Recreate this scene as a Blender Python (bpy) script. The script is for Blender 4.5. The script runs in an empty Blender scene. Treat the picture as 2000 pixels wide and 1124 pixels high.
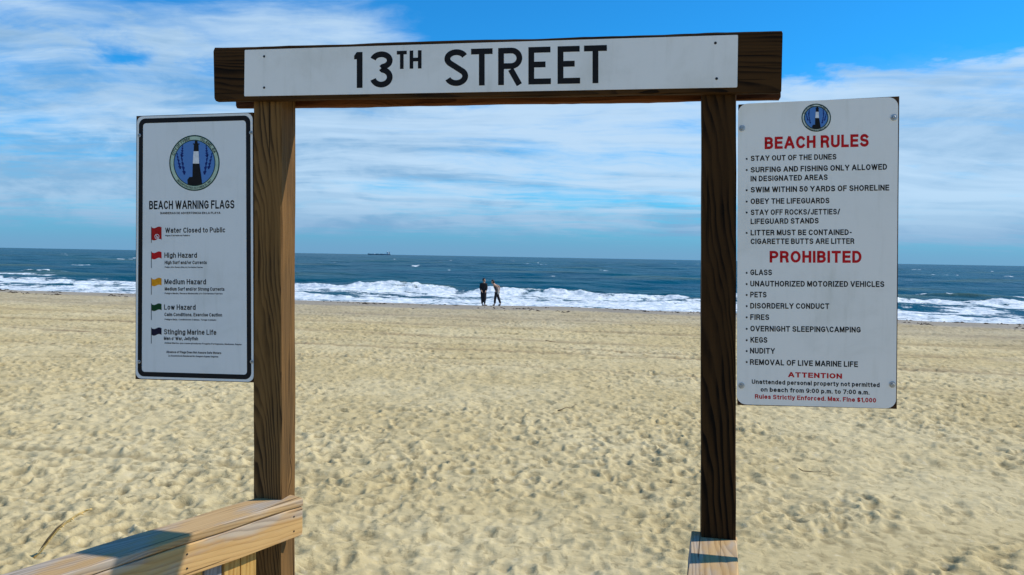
import bpy, bmesh, math, random
import numpy as np
from mathutils import Vector, Matrix

random.seed(7)
RNG = np.random.default_rng(11)
sc = bpy.context.scene
COL = sc.collection
rad = math.radians

# ------------------------------------------------------------------ camera
EYE = Vector((0.0, 0.0, 3.04))
FPX = 1540.0                      # focal length in photograph pixels (2000 wide)
PITCH, ROLL = math.atan(60.0 / FPX), rad(1.03)
fwd = Vector((0, math.cos(PITCH), -math.sin(PITCH)))
r0 = Vector((1, 0, 0)); u0 = r0.cross(fwd)
rgt = r0 * math.cos(ROLL) + u0 * math.sin(ROLL)
upv = -r0 * math.sin(ROLL) + u0 * math.cos(ROLL)
cam = bpy.data.cameras.new('camera'); camo = bpy.data.objects.new('camera', cam); COL.objects.link(camo)
camo.matrix_world = Matrix(((rgt.x, upv.x, -fwd.x, EYE.x), (rgt.y, upv.y, -fwd.y, EYE.y),
                            (rgt.z, upv.z, -fwd.z, EYE.z), (0, 0, 0, 1)))
cam.sensor_width = 36; cam.lens = FPX / 2000 * 36
cam.clip_start = 0.05; cam.clip_end = 90000
sc.camera = camo

# ------------------------------------------------------------------ light
SUN_EL, SUN_AZ = rad(45), rad(9.5)       # azimuth counted from +X towards +Y
sdir = Vector((math.cos(SUN_EL) * math.cos(SUN_AZ), math.cos(SUN_EL) * math.sin(SUN_AZ), math.sin(SUN_EL)))
sun = bpy.data.lights.new('sun', 'SUN'); sun.energy = 4.6; sun.angle = rad(0.53); sun.color = (1.0, 0.93, 0.82)
suno = bpy.data.objects.new('sun', sun); COL.objects.link(suno)
suno.rotation_euler = (-sdir).to_track_quat('-Z', 'Y').to_euler()
suno.location = (20, 5, 30)

world = bpy.data.worlds.new('World'); sc.world = world; world.use_nodes = True
sc.view_settings.view_transform = 'Standard'; sc.view_settings.look = 'None'
sc.view_settings.gamma = 1; sc.view_settings.use_curve_mapping = False
sc.view_settings.exposure = 0.0


class NT:
    """small helper round a node tree"""
    def __init__(self, tree):
        self.t = tree; tree.nodes.clear()
    def n(self, typ, **kw):
        nd = self.t.nodes.new(typ)
        for k, v in kw.items():
            setattr(nd, k, v)
        return nd
    def link(self, a, b):
        self.t.links.new(a, b)
    def put(self, sock, v):
        if v is None: return
        if isinstance(v, bpy.types.NodeSocket): self.link(v, sock)
        else: sock.default_value = v
    def math(self, op, a, b=None, c=None, clamp=False):
        nd = self.n('ShaderNodeMath', operation=op, use_clamp=clamp)
        for i, v in enumerate((a, b, c)): self.put(nd.inputs[i], v)
        return nd.outputs[0]
    def mix(self, f, a, b, blend='MIX'):
        nd = self.n('ShaderNodeMix', data_type='RGBA', blend_type=blend)
        self.put(nd.inputs[0], f); self.put(nd.inputs[6], a); self.put(nd.inputs[7], b)
        return nd.outputs[2]
    def ramp(self, v, p0, p1, a=0.0, b=1.0):
        nd = self.n('ShaderNodeMapRange', interpolation_type='SMOOTHSTEP')
        self.put(nd.inputs[0], v); nd.inputs[1].default_value = p0; nd.inputs[2].default_value = p1
        nd.inputs[3].default_value = a; nd.inputs[4].default_value = b
        return nd.outputs[0]
    def noise(self, vec, scale, detail=4, rough=0.5, dist=0.0, color=False):
        nd = self.n('ShaderNodeTexNoise')
        self.put(nd.inputs['Vector'], vec)
        nd.inputs['Scale'].default_value = scale; nd.inputs['Detail'].default_value = detail
        nd.inputs['Roughness'].default_value = rough; nd.inputs['Distortion'].default_value = dist
        return nd.outputs['Color' if color else 'Fac']
    def comb(self, x, y, z):
        nd = self.n('ShaderNodeCombineXYZ')
        for i, v in enumerate((x, y, z)): self.put(nd.inputs[i], v)
        return nd.outputs[0]
    def sep(self, v):
        nd = self.n('ShaderNodeSeparateXYZ'); self.link(v, nd.inputs[0]); return nd.outputs
    def mapping(self, vec, loc=(0, 0, 0), rot=(0, 0, 0), scale=(1, 1, 1)):
        nd = self.n('ShaderNodeMapping'); self.link(vec, nd.inputs[0])
        nd.inputs[1].default_value = loc; nd.inputs[2].default_value = rot; nd.inputs[3].default_value = scale
        return nd.outputs[0]


def build_sky():
    w = NT(world.node_tree)
    out = w.n('ShaderNodeOutputWorld')
    tc = w.n('ShaderNodeTexCoord')
    x, y, z = w.sep(tc.outputs['Generated'])
    sky = w.n('ShaderNodeTexSky', sky_type='NISHITA', sun_disc=False)
    sky.sun_elevation = SUN_EL; sky.sun_rotation = math.pi / 2 - SUN_AZ
    sky.air_density = 1.0; sky.dust_density = 0.4; sky.ozone_density = 3.0
    el = w.math('ARCSINE', z)
    az = w.math('ARCTAN2', x, y)                       # 0 ahead, + to the right
    # deeper, more saturated blue than the bare model
    blue = w.mix(1.0, sky.outputs[0], (0.15, 1.08, 1.75, 1), 'MULTIPLY')
    # cloud layers on a plane high above
    zc = w.math('MAXIMUM', z, 0.0)
    den = w.math('ADD', zc, 0.10)
    px = w.math('DIVIDE', x, den); py = w.math('DIVIDE', y, den)
    P = w.comb(px, py, 0.0)
    warp = w.noise(P, 0.7, 3, 0.5, color=True)
    wv = w.n('ShaderNodeVectorMath', operation='MULTIPLY_ADD')
    w.link(warp, wv.inputs[0]); wv.inputs[1].default_value = (0.9, 0.9, 0.0); w.link(P, wv.inputs[2])
    streak = w.noise(w.mapping(wv.outputs[0], loc=(3.1, 1.7, 0), rot=(0, 0, rad(-14)), scale=(0.42, 1.15, 1)), 1.25, 8, 0.62, 0.25)
    soft = w.noise(w.mapping(wv.outputs[0], loc=(7.7, 2.2, 0), rot=(0, 0, rad(-8)), scale=(0.5, 1.0, 1)), 0.7, 4, 0.5)
    fine = w.noise(w.mapping(wv.outputs[0], loc=(1.7, 9.2, 0), rot=(0, 0, rad(-20)), scale=(0.6, 1.5, 1)), 4.5, 7, 0.65, 0.3)
    cum = w.noise(w.comb(w.math('MULTIPLY', az, 9.0), w.math('MULTIPLY', el, 26.0), 4.4), 1.0, 9, 0.6, 0.3)
    tex = w.math('ADD', w.math('MULTIPLY', streak, 0.30), w.math('ADD', w.math('MULTIPLY', soft, 0.34), w.math('ADD', w.math('MULTIPLY', fine, 0.20), w.math('MULTIPLY', cum, 0.16))))
    elw = w.math('ADD', el, w.math('ADD', w.math('MULTIPLY', w.math('SUBTRACT', cum, 0.5), 0.14), w.math('MULTIPLY', w.math('SUBTRACT', streak, 0.5), 0.10)))
    # where the cover lies: a broad low bank, high streaks to the left, open blue to the upper right
    bank = w.math('MULTIPLY', w.ramp(el, 0.000, 0.045), w.ramp(elw, 0.19, 0.25, 1.0, 0.0))
    right_bank = w.math('MULTIPLY', w.math('MULTIPLY', w.ramp(az, 0.24, 0.42), w.ramp(az, 0.8, 1.3, 1.0, 0.0)), w.ramp(elw, 0.19, 0.25, 1.0, 0.0))  # cut off unseen behind the viewer, to lessen fill light on shaded faces
    left_blue = w.math('MULTIPLY', w.ramp(az, -0.40, -0.27, 1.0, 0.0), w.ramp(el, 0.06, 0.12))
    high_left = w.math('MULTIPLY', w.math('MULTIPLY', w.ramp(az, -0.22, -0.02, 1.0, 0.0), w.ramp(el, 0.19, 0.25)), w.ramp(el, 0.25, 0.33, 1.0, 0.45))
    cover = w.math('ADD', w.math('MULTIPLY', bank, 0.255), w.math('MULTIPLY', right_bank, 0.05))
    cover = w.math('ADD', cover, w.math('MULTIPLY', high_left, 0.285))
    cover = w.math('SUBTRACT', cover, w.math('MULTIPLY', left_blue, 0.015))
    cover = w.math('SUBTRACT', cover, 0.11)
    dens = w.ramp(w.math('ADD', tex, cover), 0.47, 0.69)
    puff = w.math('MULTIPLY', w.ramp(cum, 0.42, 0.62), w.math('MULTIPLY', w.ramp(az, 0.26, 0.46), w.math('MULTIPLY', w.ramp(el, 0.07, 0.13), w.ramp(elw, 0.185, 0.245, 1.0, 0.0))))
    dens = w.math('MAXIMUM', dens, w.math('MULTIPLY', puff, 0.7))
    dens = w.math('MULTIPLY', dens, 0.93)
    # cloud colour: white tops, blue grey bases
    shade = w.noise(w.mapping(wv.outputs[0], loc=(0.7, 5.2, 0), scale=(0.35, 1.1, 1)), 1.5, 6, 0.6)
    grey = w.math('ADD', w.ramp(shade, 0.42, 0.62), w.math('MULTIPLY', w.ramp(el, 0.03, 0.10, 0.7, 0.0), 1.0), clamp=True)
    low_left = w.math('MULTIPLY', w.ramp(az, -0.38, -0.22, 0.9, 0.0), w.ramp(elw, 0.08, 0.14, 1.0, 0.0))
    grey = w.math('ADD', grey, low_left, clamp=True)
    grey = w.math('MULTIPLY', grey, w.ramp(w.math('ADD', az, w.math('MULTIPLY', el, 0.5)), 0.22, 0.50, 1.0, 0.70))
    grey = w.math('MULTIPLY', grey, w.ramp(cum, 0.36, 0.60, 1.0, 0.45))
    ccol = w.mix(grey, (5.7, 7.7, 9.8, 1), (2.7, 4.8, 7.3, 1))
    col = w.mix(dens, blue, ccol)
    # pale band low over the sea
    hz = w.ramp(el, 0.0, 0.075, 0.86, 0.0)
    col = w.mix(hz, col, (1.95, 3.8, 6.3, 1))
    bg = w.n('ShaderNodeBackground'); w.link(col, bg.inputs[0]); bg.inputs[1].default_value = 0.095
    w.link(bg.outputs[0], out.inputs[0])
build_sky()


# ------------------------------------------------------------------ measuring: the plane the gateway stands in
T = math.tan(rad(11.9))
DV = Vector((math.cos(rad(11.9)), -math.sin(rad(11.9)), 0))   # along the gateway, to the right
NV = Vector((math.sin(rad(11.9)), math.cos(rad(11.9)), 0))    # away from the viewer
P0 = Vector((0, 3.493, 0))

def ray(px, py):
    return (rgt * (px - 1000) + upv * (562 - py) + fwd * FPX)

def on_plane(px, py, back=0.0):
    """point of the gateway plane (moved back by so many metres) seen at this place of the photograph"""
    d = ray(px, py)
    t = ((P0 + NV * back - EYE).dot(NV)) / d.dot(NV)
    return EYE + d * t

def on_level(px, py, z):
    d = ray(px, py)
    return EYE + d * ((z - EYE.z) / d.z)

# ------------------------------------------------------------------ objects
WM = {}

def tag(o, label=None, cat=None, group=None, kind=None):
    if label: o['label'] = label
    if cat: o['category'] = cat
    if group: o['group'] = group
    if kind: o['kind'] = kind
    return o

def thing(name, loc, label, cat, group=None):
    o = bpy.data.objects.new(name, None); COL.objects.link(o)
    o.empty_display_size = 0.2
    o.location = loc; WM[o.name] = Matrix.Translation(loc)
    return tag(o, label, cat, group)

def add(name, me, mat, parent=None, M=None):
    if mat is not None:
        me.materials.clear()
        for m in (mat if isinstance(mat, (list, tuple)) else [mat]): me.materials.append(m)
    o = bpy.data.objects.new(name, me); COL.objects.link(o)
    M = M or Matrix.Identity(4)
    WM[o.name] = M
    if parent:
        o.parent = parent
        o.matrix_local = WM[parent.name].inverted() @ M
    else:
        o.matrix_world = M
    return o

def mesh(name, verts, faces, smooth=False):
    me = bpy.data.meshes.new(name)
    me.from_pydata([tuple(v) for v in verts], [], faces)
    me.update()
    if smooth: me.polygons.foreach_set('use_smooth', [True] * len(me.polygons))
    return me

def frame(origin, xa, ya):
    xa = xa.normalized(); za = xa.cross(ya).normalized(); ya = za.cross(xa)
    return Matrix(((xa.x, ya.x, za.x, origin.x), (xa.y, ya.y, za.y, origin.y), (xa.z, ya.z, za.z, origin.z), (0, 0, 0, 1)))

def board(name, S, E, mat, parent, n=24, ch=0.004, jit=0.0012, seed=0, roundend=0.0):
    """a sawn timber: section S (four corners in turn) swept to section E, with eased, slightly uneven arrises"""
    rr = random.Random(seed + 1)
    c0 = sum(S, Vector()) / 4; c1 = sum(E, Vector()) / 4
    M = frame(c0, c1 - c0, S[1] - S[0]); Mi = M.inverted()
    rings = []
    ph = [rr.uniform(0, 9) for _ in range(8)]
    for i in range(n + 1):
        t = i / n
        Q = [S[k].lerp(E[k], t) for k in range(4)]
        pts = []
        for k in range(4):
            a, b, c = Q[k - 1], Q[k], Q[(k + 1) % 4]
            e = ch * (1 + 0.5 * math.sin(t * 23 + ph[k]))
            pts.append(b + (a - b).normalized() * e)
            pts.append(b + (c - b).normalized() * e)
        cc = sum(Q, Vector()) / 4
        L = (c1 - c0).length
        dip = 0.0
        out = []
        for k, p in enumerate(pts):
            w = jit * (math.sin(t * L * 5.1 + ph[k]) + 0.6 * math.sin(t * L * 13.7 + 2 * ph[(k + 3) % 8]) + 0.5 * rr.uniform(-1, 1))
            out.append(Mi @ (p + (p - cc).normalized() * w))
        rings.append(out)
    # eased end faces
    def shrink(r, dx):
        cc = sum(r, Vector()) / 8
        return [Vector((p.x + dx, 0, 0)) + Vector((0, cc.y + (p.y - cc.y) * (1 - 2 * ch / 0.1 * 0.6), cc.z + (p.z - cc.z) * (1 - 2 * ch / 0.1 * 0.6))) for p in r]
    rings = [shrink(rings[0], -ch * 0.8)] + rings + [shrink(rings[-1], ch * 0.8)]
    V = [p for r in rings for p in r]; F = []
    for i in range(len(rings) - 1):
        for k in range(8):
            a = i * 8 + k; b = i * 8 + (k + 1) % 8
            F.append((a, b, b + 8, a + 8))
    F.append(tuple(range(7, -1, -1))); F.append(tuple(len(V) - 8 + k for k in range(8)))
    me = mesh(name, V, F)
    bm = bmesh.new(); bm.from_mesh(me); bmesh.ops.recalc_face_normals(bm, faces=bm.faces); bm.to_mesh(me); bm.free()
    o = add(name, me, mat, parent, M)
    return o

def tube(pts, radii, seg=8, cap=True):
    V, F = [], []
    pts = [Vector(p) for p in pts]
    for i, p in enumerate(pts):
        d = (pts[min(i + 1, len(pts) - 1)] - pts[max(i - 1, 0)]).normalized()
        a = d.orthogonal().normalized()
        if i and pa.dot(a) < 0.99:
            a = (pa - d * pa.dot(d)).normalized()
        pa = a; b = d.cross(a)
        for k in range(seg):
            an = 2 * math.pi * k / seg
            V.append(p + (a * math.cos(an) + b * math.sin(an)) * radii[i])
    for i in range(len(pts) - 1):
        for k in range(seg):
            q = i * seg + k; r = i * seg + (k + 1) % seg
            F.append((q, r, r + seg, q + seg))
    if cap:
        F.append(tuple(range(seg - 1, -1, -1))); F.append(tuple(len(V) - seg + k for k in range(seg)))
    return V, F

def joined(parts):
    V, F = [], []
    for v, f in parts:
        o = len(V); V += list(v); F += [tuple(i + o for i in q) for q in f]
    return V, F

def boxvf(c, s):
    cx, cy, cz = c; sx, sy, sz = (v / 2 for v in s)
    V = [Vector((cx + a * sx, cy + b * sy, cz + d * sz)) for d in (-1, 1) for a, b in ((-1, -1), (1, -1), (1, 1), (-1, 1))]
    return V, [(3, 2, 1, 0), (4, 5, 6, 7), (0, 1, 5, 4), (1, 2, 6, 5), (2, 3, 7, 6), (3, 0, 4, 7)]

# ------------------------------------------------------------------ materials
def material(name):
    m = bpy.data.materials.new(name); m.use_nodes = True
    w = NT(m.node_tree)
    b = w.n('ShaderNodeBsdfPrincipled'); o = w.n('ShaderNodeOutputMaterial')
    w.link(b.outputs[0], o.inputs[0])
    return m, w, b

def plain(name, col, rough=0.6, metal=0.0, spec=0.4, vary=0.12, scale=40):
    m, w, b = material(name)
    tc = w.n('ShaderNodeTexCoord')
    nz = w.noise(tc.outputs['Object'], scale, 4, 0.6)
    f = w.ramp(nz, 0.3, 0.7, 1 - vary, 1 + vary)
    c = w.mix(1.0, (*col, 1), w.comb(f, f, f), 'MULTIPLY')
    w.link(c, b.inputs['Base Color'])
    b.inputs['Roughness'].default_value = rough; b.inputs['Metallic'].default_value = metal
    b.inputs['Specular IOR Level'].default_value = spec
    return m

def wood(name, light, dark, grey=None, greyf=0.0, ring=52.0, seed=0.0, rough=0.75, tilt=2.2, contrast=1.0, knots=1.0, bump=0.5):
    m, w, b = material(name)
    tc = w.n('ShaderNodeTexCoord'); oi = w.n('ShaderNodeObjectInfo')
    rnd = w.math('MULTIPLY', oi.outputs['Random'], 37.0)
    off = w.comb(rnd, w.math('MULTIPLY', rnd, 0.0), 0.0)
    va = w.n('ShaderNodeVectorMath', operation='ADD'); w.link(tc.outputs['Object'], va.inputs[0]); va.inputs[1].default_value = (seed, 0, 0)
    O = va.outputs[0]
    vb = w.n('ShaderNodeVectorMath', operation='ADD'); w.link(O, vb.inputs[0]); w.link(off, vb.inputs[1]); OR = vb.outputs[0]
    # knots: sparse cells stretched along the grain
    kv = w.n('ShaderNodeTexVoronoi', feature='F1'); w.link(w.mapping(OR, scale=(2.2, 5.5, 5.5)), kv.inputs['Vector']); kv.inputs['Scale'].default_value = 1.0
    kd = kv.outputs['Distance']
    kc = w.sep(kv.outputs['Color'])[0]
    kon = w.ramp(kc, 0.42, 0.46)
    knot = w.math('MULTIPLY', w.ramp(kd, 0.05, 0.11, 1.0, 0.0), kon)
    pull = w.math('MULTIPLY', w.math('MULTIPLY', w.ramp(kd, 0.0, 0.42, 1.0, 0.0), kon), 0.034 * knots)
    # growth rings about a pith line tilted through the timber
    wob = w.noise(w.mapping(OR, scale=(1.3, 5, 5)), 1.0, 3, 0.5, color=True)
    wobv = w.n('ShaderNodeVectorMath', operation='MULTIPLY_ADD'); w.link(wob, wobv.inputs[0]); wobv.inputs[1].default_value = (0, 0.05, 0.05)
    w.link(w.mapping(O, loc=(0, 0.02, -0.055), rot=(0, rad(tilt), rad(tilt * 0.4)), scale=(1, 1, 1)), wobv.inputs[2])
    sx, sy, sz = w.sep(wobv.outputs[0])
    r = w.math('SQRT', w.math('ADD', w.math('MULTIPLY', sy, sy), w.math('MULTIPLY', sz, sz)))
    r = w.math('ADD', r, pull)
    drift = w.noise(w.comb(w.math('MULTIPLY', sx, 0.35), w.math('MULTIPLY', r, 26.0), 1.7), 1.0, 2, 0.5)
    r = w.math('ADD', r, w.math('MULTIPLY', drift, 0.030))      # good and lean years: rings of uneven width
    fr = w.math('FRACT', w.math('MULTIPLY', r, ring * 4.2))
    late = w.math('MULTIPLY', w.ramp(fr, 0.25, 0.88), w.ramp(fr, 0.9, 1.0, 1.0, 0.0))
    fibre = w.noise(w.mapping(OR, scale=(6, 420, 420)), 1.0, 3, 0.6)
    streak = w.noise(w.mapping(OR, scale=(1.2, 28, 28)), 1.0, 4, 0.6)
    blotch = w.noise(w.mapping(OR, scale=(2.5, 9, 9)), 1.0, 4, 0.55)
    f = w.math('MULTIPLY', late, w.ramp(blotch, 0.32, 0.66, 0.18 * contrast, 0.9 * contrast))
    f = w.math('ADD', f, w.math('MULTIPLY', w.ramp(streak, 0.35, 0.75), 0.35), clamp=True)
    f = w.math('ADD', f, w.math('MULTIPLY', w.math('SUBTRACT', fibre, 0.5), 0.4), clamp=True)
    c = w.mix(f, (*light, 1), (*dark, 1))
    if grey:
        g = w.math('MULTIPLY', w.ramp(blotch, 0.42, 0.62), greyf)
        gc = w.mix(w.math('MULTIPLY', f, 0.55), (*grey, 1), tuple(v * 0.5 for v in grey) + (1,))
        c = w.mix(g, c, gc)
    # drying cracks along the grain
    crk = w.noise(w.mapping(OR, loc=(4, 1, 2), scale=(1.1, 60, 60)), 1.0, 2, 0.4)
    crack = w.ramp(crk, 0.665, 0.70)
    c = w.mix(w.math('MULTIPLY', crack, 0.75), c, tuple(v * 0.18 for v in dark) + (1,))
    c = w.mix(w.math('MULTIPLY', knot, 0.85), c, tuple(v * 0.3 for v in dark) + (1,))
    w.link(c, b.inputs['Base Color'])
    b.inputs['Roughness'].default_value = rough; b.inputs['Specular IOR Level'].default_value = 0.10
    h = w.math('ADD', w.math('MULTIPLY', late, 0.6), w.math('MULTIPLY', fibre, 0.4))
    h = w.math('SUBTRACT', h, w.math('MULTIPLY', crack, 2.0))
    bp = w.n('ShaderNodeBump'); bp.inputs['Strength'].default_value = bump; bp.inputs['Distance'].default_value = 0.0016
    w.link(h, bp.inputs['Height']); w.link(bp.outputs[0], b.inputs['Normal'])
    return m

M_POST_L = wood('post_timber', (0.200, 0.108, 0.038), (0.016, 0.007, 0.0025), (0.15, 0.095, 0.045), 0.25, ring=32, tilt=2.0, seed=1.3)
M_POST_R = wood('shade_dark_timber', (0.052, 0.025, 0.008), (0.004, 0.002, 0.001), None, 0, ring=22, tilt=2.4, seed=4.1, contrast=1.15)  # darker than the left post: shade of its front put into the colour
M_BEAM = wood('shade_dark_beam_timber', (0.062, 0.029, 0.009), (0.006, 0.003, 0.0012), None, 0, ring=24, tilt=1.6, seed=8.4)  # beam tone lowered too, carrying its shade in the colour
M_BEAM2 = wood('bounce_red_beam_timber', (0.15, 0.055, 0.020), (0.055, 0.017, 0.007), None, 0, ring=24, tilt=1.0, seed=3.4)  # warm bounced light on this board is put into its red tone
M_CAP = wood('weathered_cap_timber', (0.52, 0.35, 0.17), (0.25, 0.135, 0.05), (0.42, 0.37, 0.31), 0.85, ring=20, tilt=2.6, seed=2.0, knots=0.8)
M_FACE = wood('weathered_pine_board', (0.60, 0.38, 0.155), (0.36, 0.18, 0.06), (0.50, 0.45, 0.38), 0.7, ring=22, tilt=1.8, seed=6.0)
M_PICKET = wood('yellow_pine_picket', (0.60, 0.38, 0.12), (0.36, 0.17, 0.04), None, 0, ring=20, tilt=1.5, seed=9.0)
M_PICKETG = wood('grey_picket_wood', (0.36, 0.34, 0.33), (0.18, 0.165, 0.155), None, 0, ring=20, tilt=1.5, seed=5.0)
M_BACK = wood('brown_backing_board', (0.08, 0.042, 0.02), (0.03, 0.015, 0.008), None, 0, ring=20, tilt=1.5, seed=12.0)

def sheet(name, col, dirt):
    m, w, b = material(name)
    tc = w.n('ShaderNodeTexCoord')
    a = w.noise(tc.outputs['Object'], 3.0, 6, 0.65, 0.4); s = w.noise(w.mapping(tc.outputs['Object'], scale=(14, 1.5, 14)), 1.6, 5, 0.6)
    sp = w.noise(tc.outputs['Object'], 55.0, 3, 0.6)
    f = w.math('ADD', w.math('MULTIPLY', w.ramp(a, 0.45, 0.75), 0.5), w.math('MULTIPLY', w.ramp(s, 0.5, 0.8), 0.4))
    f = w.math('ADD', f, w.math('MULTIPLY', w.ramp(sp, 0.70, 0.78), 0.6), clamp=True)
    w.link(w.mix(w.math('MULTIPLY', f, dirt), (*col, 1), tuple(v * 0.5 for v in col[:2]) + (col[2] * 0.42, 1)), b.inputs['Base Color'])
    w.link(w.ramp(a, 0.3, 0.7, 0.28, 0.5), b.inputs['Roughness'])
    b.inputs['Specular IOR Level'].default_value = 0.5
    bp = w.n('ShaderNodeBump'); bp.inputs['Strength'].default_value = 0.12; bp.inputs['Distance'].default_value = 0.004
    w.link(w.noise(tc.outputs['Object'], 5, 3, 0.5), bp.inputs['Height']); w.link(bp.outputs[0], b.inputs['Normal'])
    return m
M_WHITE = sheet('white_sign_sheet', (0.82, 0.81, 0.78), 0.45)
M_WHITE2 = sheet('white_reflective_sheet', (0.74, 0.76, 0.77), 0.40)
M_BLACK = plain('black_lettering', (0.012, 0.012, 0.014), 0.6, spec=0.12)
M_NAVY = plain('navy_flag_print', (0.010, 0.008, 0.03), 0.6, spec=0.12)
M_RED = plain('red_lettering', (0.50, 0.012, 0.015), 0.6, spec=0.12)
M_DRED = plain('dark_red_print', (0.38, 0.012, 0.012), 0.6, spec=0.12)
M_YEL = plain('amber_flag_print', (0.72, 0.30, 0.01), 0.6, spec=0.12)
M_GRN = plain('green_flag_print', (0.006, 0.055, 0.018), 0.6, spec=0.12)
M_POLE = plain('grey_pole_print', (0.10, 0.11, 0.12), 0.6, spec=0.12)
M_STEEL = plain('galvanised_steel', (0.38, 0.40, 0.42), 0.42, 0.85, 0.5, 0.3, 160)
M_DARKMETAL = plain('dark_bolt_recess', (0.03, 0.03, 0.035), 0.5, 0.6)
M_RING = plain('pale_green_ring', (0.42, 0.55, 0.44), 0.5)
M_RINGW = plain('pale_ring', (0.55, 0.60, 0.55), 0.5)
M_LINE = plain('dark_green_line', (0.02, 0.06, 0.05), 0.6, spec=0.12)
M_FROND = plain('dark_blue_frond_print', (0.012, 0.03, 0.16), 0.6, spec=0.12)
M_PRINTW = plain('white_print', (0.70, 0.72, 0.76), 0.5)

def disc_blue():
    m, w, b = material('emblem_blue_sky')
    tc = w.n('ShaderNodeTexCoord')
    y = w.sep(tc.outputs['Generated'])[2]
    w.link(w.mix(w.ramp(y, 0.0, 0.9), (0.13, 0.27, 0.58, 1), (0.012, 0.14, 0.46, 1)), b.inputs['Base Color'])
    b.inputs['Roughness'].default_value = 0.5
    return m
M_DISC = disc_blue()

# ------------------------------------------------------------------ noise for terrain
def _hash(ix, iy, seed):
    h = (ix.astype(np.int64) * 374761393 + iy.astype(np.int64) * 668265263 + seed * 1442695041) & 0xffffffff
    h = ((h ^ (h >> 13)) * 1274126177) & 0xffffffff
    return ((h ^ (h >> 16)) & 0xffff) / 65535.0

def vnoise(x, y, seed=0):
    ix = np.floor(x); iy = np.floor(y); fx = x - ix; fy = y - iy
    fx = fx * fx * fx * (fx * (fx * 6 - 15) + 10); fy = fy * fy * fy * (fy * (fy * 6 - 15) + 10)
    a = _hash(ix, iy, seed); b = _hash(ix + 1, iy, seed); c = _hash(ix, iy + 1, seed); d = _hash(ix + 1, iy + 1, seed)
    return (a + (b - a) * fx) * (1 - fy) + (c + (d - c) * fx) * fy - 0.5

def fbm(x, y, seed=0, oct=4, gain=0.5):
    s = 0; a = 1.0
    for i in range(oct):
        s = s + a * vnoise(x, y, seed + i * 17); a *= gain; x = x * 2.03 + 5.1; y = y * 2.03 + 1.7
    return s

def sstep(x, a, b):
    t = np.clip((x - a) / (b - a), 0, 1); return t * t * (3 - 2 * t)

def polar_mesh(name, az, r, zfun, closed):
    A, R = np.meshgrid(az, r)
    X = R * np.sin(A); Y = R * np.cos(A)
    Z, attrs = zfun(X, Y, R)
    nr, na = A.shape
    co = np.stack([X, Y, Z], -1).reshape(-1, 3).astype(np.float32)
    i = np.arange(nr - 1)[:, None] * na; jn = na if closed else na - 1
    j = np.arange(jn)[None, :]; j2 = (j + 1) % na
    q = np.stack([i + j, i + j2, i + na + j2, i + na + j], -1).reshape(-1, 4)[:, ::-1]
    me = bpy.data.meshes.new(name)
    me.vertices.add(len(co)); me.vertices.foreach_set('co', co.ravel())
    me.loops.add(q.size); me.loops.foreach_set('vertex_index', q.ravel().astype(np.int32))
    me.polygons.add(len(q)); me.polygons.foreach_set('loop_start', np.arange(0, q.size, 4, dtype=np.int32))
    me.polygons.foreach_set('use_smooth', np.ones(len(q), dtype=bool))
    me.update(calc_edges=True)
    for k, v in attrs.items():
        at = me.attributes.new(k, 'FLOAT', 'POINT'); at.data.foreach_set('value', v.ravel().astype(np.float32))
    return me

# ------------------------------------------------------------------ sand
def crest(x):
    """distance ahead at which the beach tips over to the water"""
    return 49.2 - 0.235 * x + 0.9 * np.sin(x * 0.16 + 0.6) + 0.35 * np.sin(x * 0.47)

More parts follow.
